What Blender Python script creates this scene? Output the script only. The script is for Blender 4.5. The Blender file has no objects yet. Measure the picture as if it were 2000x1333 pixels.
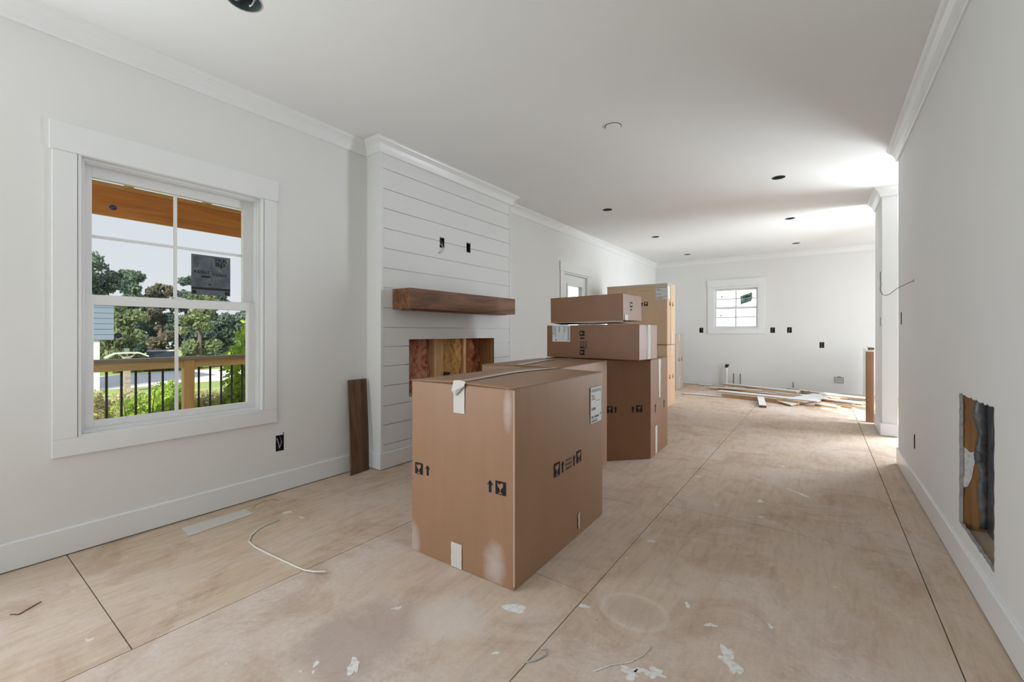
import bpy, bmesh, math, random
import numpy as np
from mathutils import Vector, Matrix
random.seed(7); rng = np.random.default_rng(11)
SC = bpy.context.scene
COL = SC.collection
R = math.radians

# ------------------------------------------------------------------ camera
cam = bpy.data.cameras.new('camera'); camo = bpy.data.objects.new('camera', cam); COL.objects.link(camo)
camo.location = (0, 0, 1.14); camo.rotation_euler = (R(90), 0, R(35.673))
cam.sensor_width = 36; cam.lens = 840/2000*36; cam.shift_y = -16.5/2000
cam.clip_start = .05; cam.clip_end = 500
SC.camera = camo
# ------------------------------------------------------------------ world, sun, area lights, exposure
SC.view_settings.view_transform = 'Standard'; SC.view_settings.look = 'None'
SC.view_settings.exposure = 0.42; SC.view_settings.gamma = 1.0; SC.view_settings.use_curve_mapping = False
W = bpy.data.worlds.new('sky'); SC.world = W; W.use_nodes = True
nt = W.node_tree; nt.nodes.clear()
wo = nt.nodes.new('ShaderNodeOutputWorld'); bg = nt.nodes.new('ShaderNodeBackground')
geo = nt.nodes.new('ShaderNodeNewGeometry'); sep = nt.nodes.new('ShaderNodeSeparateXYZ'); cr = nt.nodes.new('ShaderNodeValToRGB')
tc = nt.nodes.new('ShaderNodeTexCoord')
nt.links.new(tc.outputs['Generated'], sep.inputs[0]); nt.links.new(sep.outputs['Z'], cr.inputs[0])
cr.color_ramp.elements[0].position = 0.0; cr.color_ramp.elements[0].color = (.90, .92, .94, 1)
cr.color_ramp.elements[1].position = .8; cr.color_ramp.elements[1].color = (.50, .64, .88, 1)
e = cr.color_ramp.elements.new(.32); e.color = (.78, .84, .90, 1)
nt.links.new(cr.outputs[0], bg.inputs[0]); bg.inputs[1].default_value = .66; nt.links.new(bg.outputs[0], wo.inputs[0])

def sun(az_dir, elev, strength, col):
    l = bpy.data.lights.new('sun', 'SUN'); l.energy = strength; l.color = col; l.angle = R(.6)
    o = bpy.data.objects.new('sun', l); COL.objects.link(o)
    d = Vector((az_dir[0]*math.cos(elev), az_dir[1]*math.cos(elev), -math.sin(elev)))
    o.rotation_euler = d.to_track_quat('-Z', 'Y').to_euler(); o.location = (8, -10, 12)
sun((-.594, .805), R(31), 5.0, (1, .95, .87))
def area(name, loc, direction, sx, sy, power, col=(1, 1, 1)):
    l = bpy.data.lights.new(name, 'AREA'); l.shape = 'RECTANGLE'; l.size = sx; l.size_y = sy; l.energy = power; l.color = col
    o = bpy.data.objects.new(name, l); COL.objects.link(o); o.location = loc
    o.rotation_euler = Vector(direction).to_track_quat('-Z', 'Y').to_euler()
    return o
# added fill lamps for daylight at unseen patio doors, hall door and dining windows
area('patio_fill', (-1.3, -4.35, 1.30), (0, 1, .25), 3.2, 2.1, 4, (.86, .93, 1))
area('side_fill', (-3.02, -1.20, 1.45), (1, .35, .25), 2.1, 1.7, 56, (.86, .93, 1))  # fill lamp at an invented window behind the camera, lifts right wall and ceiling
area('kitchen_fill', (-3.10, 8.30, 1.30), (1, -.9, -.1), 2.0, .9, 10, (.86, .93, 1))  # fill lamp at an invented window hidden by the tall cartons, lifts mid-room
area('hall_daylight', (1.86, 6.92, 1.30), (-1, -.8, .02), 1.2, 1.7, 122, (.86, .93, 1))
area('dining_daylight', (4.05, 8.75, 1.35), (-1, -1.1, .05), 2.4, 1.9, 92, (.86, .93, 1))

# ------------------------------------------------------------------ node helpers
def mat(name, base=(.8, .8, .8), rough=.6, spec=.5, metal=0.0):
    m = bpy.data.materials.new(name); m.use_nodes = True
    p = m.node_tree.nodes['Principled BSDF']
    p.inputs['Base Color'].default_value = (*base, 1); p.inputs['Roughness'].default_value = rough
    p.inputs['Specular IOR Level'].default_value = spec; p.inputs['Metallic'].default_value = metal
    return m
class N:
    def __init__(s, m): s.t = m.node_tree; s.p = s.t.nodes['Principled BSDF']
    def new(s, k, **kw):
        n = s.t.nodes.new(k)
        for a, b in kw.items(): setattr(n, a, b)
        return n
    def link(s, a, b): s.t.links.new(a, b)
    def coord(s, kind='Object', scale=(1, 1, 1)):
        if kind == 'World': o = s.new('ShaderNodeNewGeometry').outputs['Position']
        else: o = s.new('ShaderNodeTexCoord').outputs[kind]
        mp = s.new('ShaderNodeMapping'); mp.inputs['Scale'].default_value = scale; s.link(o, mp.inputs[0]); return mp.outputs[0]
    def noise(s, v, scale, detail=4, rough=.55, dist=0):
        n = s.new('ShaderNodeTexNoise'); n.inputs['Scale'].default_value = scale; n.inputs['Detail'].default_value = detail
        n.inputs['Roughness'].default_value = rough; n.inputs['Distortion'].default_value = dist; s.link(v, n.inputs['Vector']); return n.outputs[0]
    def ramp(s, f, stops):
        n = s.new('ShaderNodeValToRGB'); el = n.color_ramp.elements
        el[0].position, el[0].color = stops[0][0], (*stops[0][1], 1); el[1].position, el[1].color = stops[-1][0], (*stops[-1][1], 1)
        for q, c in stops[1:-1]: x = el.new(q); x.color = (*c, 1)
        s.link(f, n.inputs[0]); return n.outputs[0]
    def mix(s, f, a, b, kind='MIX'):
        n = s.new('ShaderNodeMix', data_type='RGBA', blend_type=kind)
        for k, v in ((0, f), (6, a), (7, b)):
            if isinstance(v, (int, float)): n.inputs[k].default_value = v
            elif isinstance(v, tuple): n.inputs[k].default_value = (*v, 1)
            else: s.link(v, n.inputs[k])
        return n.outputs[2]
    def math(s, op, a, b=0.0, c=0.0):
        n = s.new('ShaderNodeMath', operation=op)
        for k, v in ((0, a), (1, b), (2, c)):
            if isinstance(v, (int, float)): n.inputs[k].default_value = v
            else: s.link(v, n.inputs[k])
        return n.outputs[0]
    def bump(s, h, strength=.3, dist=.002):
        n = s.new('ShaderNodeBump'); n.inputs['Strength'].default_value = strength; n.inputs['Distance'].default_value = dist
        s.link(h, n.inputs['Height']); s.link(n.outputs[0], s.p.inputs['Normal'])
    def color(s, c): s.link(c, s.p.inputs['Base Color'])
BW = lambda v: (v, v, v)
M = {}
def wallmat(name, c, rough, bs):
    m = mat(name, c, rough, .3); n = N(m); v = n.coord('World')
    a = n.noise(v, 1.3, 3); n.color(n.mix(a, tuple(x*.97 for x in c), tuple(min(1, x*1.02) for x in c)))
    n.bump(n.noise(v, 260, 2), bs, .0006); return m
M['wall'] = wallmat('painted_drywall', (.80, .80, .79), .75, .25)
M['ceil'] = wallmat('ceiling_paint', (.86, .865, .865), .85, .3)
M['trim'] = wallmat('white_trim_paint', (.83, .84, .85), .25, .05)
M['trim'].node_tree.nodes['Principled BSDF'].inputs['Specular IOR Level'].default_value = .5
M['ship'] = wallmat('shiplap_paint', (.81, .815, .815), .45, .06)
M['vinyl'] = mat('white_vinyl', (.82, .83, .84), .3)
M['dark'] = mat('black_void', (.012, .012, .013), .8)
M['boxblue'] = mat('dark_plastic_box', (.03, .031, .034), .5)
M['gypsum'] = mat('gypsum_edge', (.42, .41, .41), .95)
M['wire_w'] = mat('cable_sheath', (.80, .79, .76), .45)
M['copper'] = mat('dark_copper', (.10, .07, .055), .45, .5, .4)
M['blackc'] = mat('grey_cable', (.06, .06, .065), .5)
M['galv'] = mat('galvanised_steel', (.32, .33, .34), .4, .5, .7)
M['ink'] = mat('black_print', (.014, .014, .016), .7, .2)
M['inkg'] = mat('grey_print', (.12, .12, .125), .7, .2)
M['paper'] = mat('white_label_paper', (.72, .74, .76), .55, .3)
M['tape'] = mat('clear_packing_tape', (.60, .52, .44), .28, .6)
M['tapew'] = mat('white_paper_tape', (.62, .59, .55), .5, .4)
M['abs'] = mat('black_pipe_fitting', (.015, .015, .016), .35)
M['pvc'] = mat('white_pvc', (.75, .75, .73), .3)

def woodmat(name, c1, c2, c3, axis='Y', scale=9, rough=.5, stretch=.08, kind='Object', knots=True):
    m = mat(name, c1, rough, .35); n = N(m)
    sc = {'X': (stretch, 1, 1), 'Y': (1, stretch, 1), 'Z': (1, 1, stretch)}[axis]
    v = n.coord(kind, sc)
    a = n.noise(v, scale, 6, .62, 1.2); b = n.noise(v, scale*6, 4, .6, .4)
    f = n.math('ADD', n.math('MULTIPLY', a, .75), n.math('MULTIPLY', b, .25))
    n.color(n.ramp(f, [(.30, c3), (.46, c2), (.58, c1), (.74, tuple(min(1, x*1.25) for x in c1))]))
    n.bump(b, .25, .0015); return m
M['walnut'] = woodmat('stained_mantel_wood', (.27, .125, .065), (.175, .075, .038), (.06, .024, .013), 'Y', 13)
M['walnutz'] = woodmat('dark_stained_board_wood', (.17, .095, .055), (.11, .058, .033), (.045, .022, .013), 'Z', 12, .55)
M['stud'] = woodmat('raw_stud_pine', (.88, .60, .33), (.78, .48, .24), (.5, .28, .12), 'Z', 14, .7)
M['osb'] = woodmat('sheathing_board', (.42, .22, .09), (.33, .16, .06), (.2, .09, .035), 'Z', 10, .75)
M['beam'] = woodmat('orange_beam_wood', (.82, .36, .10), (.70, .26, .075), (.45, .14, .06), 'Y', 5, .6, .10, 'World')
M['beam2'] = woodmat('pale_orange_lumber', (.88, .56, .25), (.8, .46, .18), (.55, .27, .1), 'Y', 8, .6, .08, 'World')
M['rail'] = woodmat('treated_rail_wood', (.84, .60, .31), (.76, .50, .22), (.55, .33, .14), 'Y', 8, .6, .08, 'World')
M['railz'] = woodmat('treated_post_wood', (.86, .56, .28), (.78, .47, .2), (.6, .33, .14), 'Z', 8, .6, .08, 'World')
M['cap'] = woodmat('weathered_rail_cap', (.40, .34, .29), (.3, .25, .21), (.2, .16, .13), 'Y', 8, .6, .08, 'World')
M['rawpine'] = woodmat('raw_board_edge', (.50, .33, .19), (.42, .26, .14), (.3, .17, .09), 'X', 8, .7)
M['baluster'] = mat('dark_metal_baluster', (.035, .028, .026), .4)
M['glass'] = bpy.data.materials.new('window_glass'); M['glass'].use_nodes = True
t = M['glass'].node_tree; t.nodes.clear()
o_ = t.nodes.new('ShaderNodeOutputMaterial'); mx = t.nodes.new('ShaderNodeMixShader'); tr = t.nodes.new('ShaderNodeBsdfTransparent')
gl = t.nodes.new('ShaderNodeBsdfGlossy'); fr = t.nodes.new('ShaderNodeFresnel'); fr.inputs[0].default_value = 1.35
gl.inputs['Roughness'].default_value = .02; tr.inputs[0].default_value = (.97, .985, .99, 1)
gb = t.nodes.new('ShaderNodeNewGeometry'); ml = t.nodes.new('ShaderNodeMath'); ml.operation = 'SUBTRACT'; ml.use_clamp = True   # only the outer face of a pane mirrors
t.links.new(fr.outputs[0], ml.inputs[0]); t.links.new(gb.outputs['Backfacing'], ml.inputs[1]); t.links.new(ml.outputs[0], mx.inputs[0]); t.links.new(tr.outputs[0], mx.inputs[1]); t.links.new(gl.outputs[0], mx.inputs[2]); t.links.new(mx.outputs[0], o_.inputs[0])

# dusty plywood subfloor
def floormat():
    m = mat('dusty_subfloor', (.5, .4, .3), .82, .25); n = N(m); v = n.coord('World')
    vs = n.coord('World', (1, .16, 1)); vx = n.coord('World', (.35, 1, 1))
    g = n.noise(vs, 26, 6, .65, .8); big = n.noise(v, .9, 4, .6); mid = n.noise(v, 4.5, 6, .7, .6); fine = n.noise(v, 55, 4, .7)
    wood = n.ramp(g, [(.30, (.46, .345, .245)), (.48, (.57, .44, .32)), (.7, (.64, .51, .385))])
    dust = n.ramp(fine, [(.3, (.60, .50, .455)), (.7, (.73, .63, .585))])
    sx = n.new('ShaderNodeSeparateXYZ'); n.link(n.new('ShaderNodeNewGeometry').outputs['Position'], sx.inputs[0])
    X, Y = sx.outputs[0], sx.outputs[1]
    # the two middle sheets carry far more drywall dust than the strip along the window wall
    col = n.math('MULTIPLY', n.math('GREATER_THAN', X, -2.01), .30)
    near = n.math('MULTIPLY', n.math('SMOOTH_MIN', n.math('MAXIMUM', n.math('SUBTRACT', 2.6, Y), 0), 1.0, .3), .22)
    f = n.math('ADD', n.math('ADD', col, near), n.math('MULTIPLY', n.math('SUBTRACT', n.math('ADD', n.math('MULTIPLY', big, .6), n.math('MULTIPLY', mid, .4)), .5), 3.2))
    f = n.math('MINIMUM', n.math('MAXIMUM', f, .05), .92)
    c = n.mix(f, wood, dust)
    # traffic stains, smears
    st = n.ramp(n.noise(v, 2.2, 7, .72, .9), [(.50, BW(1)), (.60, (.84, .78, .74)), (.72, (.68, .58, .52))])
    c = n.mix(.75, c, n.mix(1.0, c, st, 'MULTIPLY'))
    scr = n.ramp(n.noise(n.coord('World', (9, 1.4, 1)), 5, 5, .7, 1.5), [(.62, BW(0)), (.70, BW(.45)), (.74, BW(0))])
    c = n.mix(scr, c, (.42, .33, .27))
    # two old stains: a scuffed patch and a faint bucket ring
    def blob(cx, cy, rx, ry, nz, ring=None):
        dx = n.math('DIVIDE', n.math('SUBTRACT', X, cx), rx); dy = n.math('DIVIDE', n.math('SUBTRACT', Y, cy), ry)
        d = n.math('SQRT', n.math('ADD', n.math('MULTIPLY', dx, dx), n.math('MULTIPLY', dy, dy)))
        d = n.math('ADD', d, n.math('MULTIPLY', n.math('SUBTRACT', n.noise(v, 6, 6, .7), .5), nz))
        if ring: return n.math('MAXIMUM', n.math('SUBTRACT', 1.0, n.math('DIVIDE', n.math('ABSOLUTE', n.math('SUBTRACT', d, 1.0)), ring)), 0.0)
        return n.math('MINIMUM', n.math('MAXIMUM', n.math('MULTIPLY', n.math('SUBTRACT', 1.0, d), 2.5), 0.0), 1.0)
    c = n.mix(n.math('MULTIPLY', blob(-1.40, .98, .22, .30, 1.5), .55), c, (.40, .31, .27))
    c = n.mix(n.math('MULTIPLY', blob(-.62, 1.72, .12, .10, .15), .35), c, (.42, .33, .25))
    c = n.mix(n.math('MULTIPLY', blob(-.62, 1.72, .13, .11, .12, .14), .35), c, (.74, .68, .62))
    c = n.mix(n.math('MULTIPLY', blob(-1.20, 1.25, .20, .16, 1.2), .5), c, (.74, .67, .62))
    # white specks of joint compound
    vor = n.new('ShaderNodeTexVoronoi'); vor.inputs['Scale'].default_value = 7.5
    wv = n.new('ShaderNodeVectorMath', operation='ADD'); nn = n.new('ShaderNodeTexNoise'); nn.inputs['Scale'].default_value = 30
    n.link(v, nn.inputs['Vector']); sc2 = n.new('ShaderNodeVectorMath', operation='SCALE'); sc2.inputs['Scale'].default_value = .055
    n.link(nn.outputs['Color'], sc2.inputs[0]); n.link(v, wv.inputs[0]); n.link(sc2.outputs[0], wv.inputs[1]); n.link(wv.outputs[0], vor.inputs['Vector'])
    size = n.math('MULTIPLY', n.math('POWER', n.noise(v, 3.1, 2), 3.0), .62)
    sp = n.math('LESS_THAN', vor.outputs['Distance'], n.math('SUBTRACT', size, .055))
    c = n.mix(n.math('MULTIPLY', sp, .7), c, (.78, .75, .71))
    vor2 = n.new('ShaderNodeTexVoronoi'); vor2.inputs['Scale'].default_value = 21; n.link(wv.outputs[0], vor2.inputs['Vector'])
    dk = n.math('LESS_THAN', vor2.outputs['Distance'], n.math('SUBTRACT', n.math('MULTIPLY', n.noise(v, 2.3, 2), .30), .13))
    c = n.mix(n.math('MULTIPLY', dk, .55), c, (.20, .15, .12))
    n.color(c); n.bump(n.math('ADD', g, n.math('MULTIPLY', fine, .6)), .25, .0012); return m
M['floor'] = floormat()
M['seam'] = mat('dark_joint', (.10, .085, .075), .9)
M['scrapm'] = mat('pale_scrap', (.62, .585, .54), .8)
M['mud'] = mat('joint_compound_splash', (.80, .79, .765), .8)
n = N(M['mud']); n.color(n.ramp(n.noise(n.coord('World'), 60, 4), [(.3, (.62, .58, .54)), (.55, (.80, .79, .765))]))

def cardmat(name, c, scuffs=(), wave=True):
    m = mat(name, c, .46, .5); n = N(m); v = n.coord('Object')
    a = n.noise(n.coord('Object', (1, 1, .12)), 16, 5, .6); b = n.noise(v, 3, 4, .6)
    cc = n.mix(n.math('ADD', n.math('MULTIPLY', a, .6), n.math('MULTIPLY', b, .4)), tuple(x*.86 for x in c), tuple(x*1.14 for x in c))
    w = n.new('ShaderNodeTexWave', wave_type='BANDS', bands_direction='DIAGONAL'); w.inputs['Scale'].default_value = 75
    n.link(n.coord('Object', (1, 1, 0)), w.inputs['Vector']); 
    if scuffs:
        sx = n.new('ShaderNodeSeparateXYZ'); n.link(n.coord('Object'), sx.inputs[0])
        for (cx, cz, rx, rz, s) in scuffs:      # worn white patches on the front face, local x and z
            dx = n.math('DIVIDE', n.math('SUBTRACT', sx.outputs[0], cx), rx); dz = n.math('DIVIDE', n.math('SUBTRACT', sx.outputs[2], cz), rz)
            d = n.math('ADD', n.math('MULTIPLY', dx, dx), n.math('MULTIPLY', dz, dz))
            d = n.math('ADD', d, n.math('MULTIPLY', n.math('SUBTRACT', n.noise(v, 14, 4), .5), 1.1))
            f = n.math('MULTIPLY', n.math('MAXIMUM', n.math('SUBTRACT', 1.0, d), 0), s)
            f = n.math('MULTIPLY', f, n.math('ADD', n.math('MULTIPLY', w.outputs['Fac'], .8), .35))
            f = n.math('MULTIPLY', f, n.math('LESS_THAN', sx.outputs[1], .012))
            cc = n.mix(n.math('MINIMUM', f, .8), cc, (.62, .56, .54))
    n.color(cc); n.bump(w.outputs['Fac'], .10, .0006); return m
KR = (.32, .178, .102)
M['card1'] = cardmat('kraft_cardboard_scuffed', KR, [(.01, .04, .06, .13, .7), (.545, .085, .075, .12, .7), (.615, .80, .028, .11, .6)])
M['card'] = cardmat('kraft_cardboard', KR)
M['cardd'] = cardmat('dark_kraft_cardboard', (.25, .120, .058))
M['cardl'] = cardmat('pale_kraft_cardboard', (.66, .45, .29))
M['cardg'] = cardmat('greyed_kraft_cardboard', (.45, .36, .30))
M['hiedge'] = mat('worn_highlight_cardboard_edge', (.52, .38, .29), .6)
M['gapshade'] = mat('flap_gap_dark', (.16, .09, .055), .9)

# ------------------------------------------------------------------ mesh helpers
class MB:
    def __init__(s): s.v = []; s.f = []; s.mi = []; s.cur = 0
    def add(s, vs, fs):
        k = len(s.v); s.v += [tuple(map(float, p)) for p in vs]
        for f in fs: s.f.append(tuple(k+i for i in f)); s.mi.append(s.cur)
    def box(s, x0, y0, z0, x1, y1, z1):
        x0, x1 = sorted((x0, x1)); y0, y1 = sorted((y0, y1)); z0, z1 = sorted((z0, z1))
        s.add([(x0, y0, z0), (x1, y0, z0), (x1, y1, z0), (x0, y1, z0), (x0, y0, z1), (x1, y0, z1), (x1, y1, z1), (x0, y1, z1)],
              [(3, 2, 1, 0), (4, 5, 6, 7), (0, 1, 5, 4), (1, 2, 6, 5), (2, 3, 7, 6), (3, 0, 4, 7)])
    def obox(s, M4, x0, y0, z0, x1, y1, z1):
        k = len(s.v); s.box(x0, y0, z0, x1, y1, z1)
        for i in range(k, len(s.v)): s.v[i] = tuple(M4 @ Vector(s.v[i]))
    def prism(s, pts, n, h):          # extrude planar polygon pts (3d) by vector n*h
        n = Vector(n)*h; k = len(pts); a = [Vector(p) for p in pts]; b = [p+n for p in a]
        s.add(a+b, [tuple(reversed(range(k))), tuple(range(k, 2*k))] + [(i, (i+1) % k, k+(i+1) % k, k+i) for i in range(k)])
    def tube(s, pts, r, seg=8, cap=True, r2=None):
        pts = [Vector(p) for p in pts]; k = len(s.v); rings = []; m = len(pts); up = None
        for i, p in enumerate(pts):
            d = (pts[min(i+1, m-1)]-pts[max(i-1, 0)]).normalized()
            if up is None: up = d.orthogonal().normalized()
            up = (up - d*up.dot(d)).normalized(); sd = d.cross(up)
            rr = r if r2 is None else r+(r2-r)*i/(m-1)
            rings += [tuple(p+up*math.cos(2*math.pi*j/seg)*rr+sd*math.sin(2*math.pi*j/seg)*rr) for j in range(seg)]
        fs = [(i*seg+j, i*seg+(j+1) % seg, (i+1)*seg+(j+1) % seg, (i+1)*seg+j) for i in range(m-1) for j in range(seg)]
        if cap: fs += [tuple(reversed(range(seg))), tuple(range((m-1)*seg, m*seg))]
        s.add(rings, fs)
    def sweep(s, path, prof, side=1, closed=False):   # profile (offset, z) along a plan path, mitred
        P = [Vector((p[0], p[1])) for p in path]; m = len(P); out = []
        for i in range(m):
            if closed: a, b = P[i]-P[i-1], P[(i+1) % m]-P[i]
            else: a = P[i]-P[i-1] if i else P[1]-P[0]; b = P[i+1]-P[i] if i < m-1 else a
            if i == 0 and not closed: a = b
            a, b = a.normalized(), b.normalized()
            na, nb = Vector((a.y, -a.x))*side, Vector((b.y, -b.x))*side
            q = (na+nb); q = q/max(q.dot(na), .1)
            out += [(P[i].x+q.x*o, P[i].y+q.y*o, z) for o, z in prof]
        k = len(prof); rr = m if closed else m-1
        fs = [(i*k+j, i*k+(j+1) % k, ((i+1) % m)*k+(j+1) % k, ((i+1) % m)*k+j) for i in range(rr) for j in range(k)]
        if not closed: fs += [tuple(range(k)), tuple(reversed(range((m-1)*k, m*k)))]
        s.add(out, fs)
    def build(s, name, m, parent=None, bevel=0, smooth=False, seg=2):
        me = bpy.data.meshes.new(name); me.from_pydata(s.v, [], s.f)
        ms = m if isinstance(m, (list, tuple)) else [m]
        for q in ms: me.materials.append(M[q] if isinstance(q, str) else q)
        if len(ms) > 1: me.polygons.foreach_set('material_index', s.mi)
        bm = bmesh.new(); bm.from_mesh(me); bmesh.ops.recalc_face_normals(bm, faces=bm.faces); bm.to_mesh(me); bm.free()
        if smooth: me.polygons.foreach_set('use_smooth', [True]*len(me.polygons))
        o = bpy.data.objects.new(name, me); COL.objects.link(o)
        if parent: o.parent = parent
        if bevel:
            b = o.modifiers.new('bevel', 'BEVEL'); b.width = bevel; b.segments = seg; b.limit_method = 'ANGLE'; b.angle_limit = R(40)
        return o
def tag(o, label=None, cat=None, group=None, kind=None):
    if label: o['label'] = label
    if cat: o['category'] = cat
    if group: o['group'] = group
    if kind: o['kind'] = kind
    return o
def empty(name, loc=(0, 0, 0), rz=0, **k):
    o = bpy.data.objects.new(name, None); COL.objects.link(o); o.location = loc; o.rotation_euler = (0, 0, rz); o.empty_display_size = .1
    tag(o, **k); return o
def boxobj(name, b, m, parent=None, bevel=0):
    q = MB(); q.box(*b); return q.build(name, m, parent, bevel)
def text_mesh(name, txt, size, m, mtx, parent, extrude=.0002, align='CENTER', bold=0, sx=1.0):
    c = bpy.data.curves.new(name, 'FONT'); c.body = txt; c.size = size; c.extrude = extrude; c.align_x = align; c.offset = bold; c.resolution_u = 3
    t_ = bpy.data.objects.new(name+'_tmp', c); COL.objects.link(t_)
    dg = bpy.context.evaluated_depsgraph_get(); me = bpy.data.meshes.new_from_object(t_.evaluated_get(dg))
    bpy.data.objects.remove(t_); bpy.data.curves.remove(c)
    me.transform(mtx @ Matrix.Diagonal((sx, 1, 1, 1)))
    me.materials.clear(); me.materials.append(M[m]); me.name = name
    o = bpy.data.objects.new(name, me); COL.objects.link(o); o.parent = parent; o['kind'] = 'stuff'; return o
def frame(o, u, v):     # 4x4: x->u, y->v, z->normal
    u, v = Vector(u), Vector(v); n_ = u.cross(v)
    return Matrix(((u.x, v.x, n_.x, o[0]), (u.y, v.y, n_.y, o[1]), (u.z, v.z, n_.z, o[2]), (0, 0, 0, 1)))

def slab(name, axis, p0, p1, A, Z, holes, m, parent=None, kind='structure', jag=None):
    """wall (axis x/y: thickness along it from p0 to p1) or horizontal slab (axis z, A=x range, Z=y range) with rectangular holes"""
    a = sorted({A[0], A[1], *[h[0] for h in holes], *[h[1] for h in holes]}); a = [q for q in a if A[0] <= q <= A[1]]
    z = sorted({Z[0], Z[1], *[h[2] for h in holes], *[h[3] for h in holes]}); z = [q for q in z if Z[0] <= q <= Z[1]]
    solid = {}
    for i in range(len(a)-1):
        for j in range(len(z)-1):
            ca, cz = (a[i]+a[i+1])/2, (z[j]+z[j+1])/2
            solid[i, j] = not any(h[0] < ca < h[1] and h[2] < cz < h[3] for h in holes)
    V = {}; vs = []; fs = []
    def vid(i, j, k):
        if (i, j, k) not in V:
            p = (p0, p1)[k]; V[i, j, k] = len(vs)
            vs.append({'x': (p, a[i], z[j]), 'y': (a[i], p, z[j]), 'z': (a[i], z[j], p)}[axis])
        return V[i, j, k]
    for (i, j), s_ in solid.items():
        if not s_: continue
        for k in (0, 1): fs.append((vid(i, j, k), vid(i+1, j, k), vid(i+1, j+1, k), vid(i, j+1, k)))
        for di, dj, e0, e1 in ((-1, 0, (i, j), (i, j+1)), (1, 0, (i+1, j), (i+1, j+1)), (0, -1, (i, j), (i+1, j)), (0, 1, (i, j+1), (i+1, j+1))):
            if not solid.get((i+di, j+dj), False): fs.append((vid(*e0, 0), vid(*e1, 0), vid(*e1, 1), vid(*e0, 1)))
    b = MB(); b.add(vs, fs)
    o = b.build(name, m, parent)
    if kind: o['kind'] = kind
    return o

XL, XR, YF, YB, HC = -3.145, .55, 10.15, -4.5, 2.74
W5 = (-2.35, -.05, .55, 2.25)
W6 = (7.25, 9.35, .85, 1.76)
# ------------------------------------------------------------------ outlet holes
leftholes = [(1.503, 1.561, .292, .406)]
farholes = [(-2.182, -2.100, 1.135, 1.245), (-.83, -.75, 1.133, 1.243), (-.545, -.465, 1.135, 1.245), (-.02, .055, .845, .955)]
righth = [(4.19, 4.25, .298, .405), (4.82, 4.88, 1.208, 1.312)]
stubh = [(6.375, 6.435, 1.212, 1.316)]
# ------------------------------------------------------------------ structure
fl = boxobj('floor', (XL-.15, YB-.3, -.12, 4.3, YF+.15, -.018), 'seam'); fl['kind'] = 'structure'
g_ = .0022
cols = [(-3.145, -2.01, .46), (-2.01, -.825, 1.72), (-.825, .385, .475), (.385, 1.6, 1.69), (1.6, 2.8, .47), (2.8, 4.15, 1.69)]
for ci, (x0, x1, y0) in enumerate(cols):
    ys = [y0+2.44*k for k in range(-4, 6)]; ys = [YB-.15]+[q for q in ys if YB < q < YF-.05]+[YF]
    for a, b in zip(ys[:-1], ys[1:]):
        boxobj('floor_panel', (x0+g_, a+g_, -.018, x1-g_, b-g_, 0), 'floor', fl)
cans = [(-2.255, .93, .075), (-2.256, 5.272, .058), (-2.245, 7.236, .058), (-2.223, 9.25, .058), (-.354, 5.206, .058), (-.35, 7.168, .058), (-.359, 9.22, .058)]
ceil = slab('ceiling', 'z', HC, HC+.16, (XL-.15, 4.3), (YB-.3, YF+.15), [(x-r-.01, x+r+.01, y-r-.01, y+r+.01) for x, y, r in cans]+[(2.0, 4.31, YB-.31, 7.6), (.71, 4.31, YB-.31, 3.3)], 'ceil')
b = MB()
for x, y, r in cans:
    k = 32; q = r+.01
    ring = []
    for i in range(k):
        a = 2*math.pi*i/k; c_, s_ = math.cos(a), math.sin(a); t_ = q/max(abs(c_), abs(s_))
        ring.append((c_, s_, t_))
    vs = [(x+c_*r, y+s_*r, HC) for c_, s_, t_ in ring]+[(x+c_*t_, y+s_*t_, HC) for c_, s_, t_ in ring]
    # exact square corners
    b.add(vs, [(i, (i+1) % k, k+(i+1) % k, k+i) for i in range(k)])
cr_ = b.build('ceiling_patch', 'ceil', ceil)

W1 = (.50, 1.417, .595, 2.075)       # window opening on the left wall
D1 = (5.70, 6.51, .0, 2.05)
FP = (2.562, 3.782, .57, 1.08)
wl = slab('wall_left', 'x', XL-.155, XL, (YB, YF), (0, HC), [W1, W5, W6, D1, (2.45, 3.95, .45, 1.2)]+leftholes, 'wall')
W2 = (-1.912, -1.025, 1.212, 2.108)
wf = slab('wall_far', 'y', YF, YF+.15, (XL-.155, 4.3), (0, HC), [W2]+farholes, 'wall')
HOLE = (2.457, 2.978, .205, .845)
wr = slab('wall_right', 'x', XR, XR+.0127, (YB, 5.0), (0, HC), [(2.42, 3.015, .165, .885)]+righth, 'wall')
b = MB(); b.box(XR+.10, YB, 0, XR+.1127, 5.0, HC); b.box(XR, 5.0, 0, XR+.1127, 5.012, HC)
b.build('drywall_back', 'wall', wr)
# jagged saw cut around the wall cavity
y0, y1, z0, z1 = 2.42, 3.015, .165, .885
outer, inner = [], []
nseg = 28
def jit(s_=.004): return random.uniform(-s_, s_)
hy0, hy1, hz0, hz1 = HOLE
cor = [(y0, z0, hy0, hz0), (y1, z0, hy1, hz0+.012), (y1, z1, hy1, hz1), (y0, z1, hy0, hz1)]
for i in range(4):
    a, c = cor[i], cor[(i+1) % 4]
    for k in range(nseg):
        t_ = k/nseg; outer.append((a[0]+(c[0]-a[0])*t_, a[1]+(c[1]-a[1])*t_)); j = .0045 if k else .001
        inner.append((a[2]+(c[2]-a[2])*t_+jit(j), a[3]+(c[3]-a[3])*t_+jit(j)))
b = MB(); m_ = len(outer)
b.add([(XR, *p) for p in outer]+[(XR, *p) for p in inner], [(i, (i+1) % m_, m_+(i+1) % m_, m_+i) for i in range(m_)])
b.build('cut_drywall_face', 'wall', wr)
b = MB()
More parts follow.
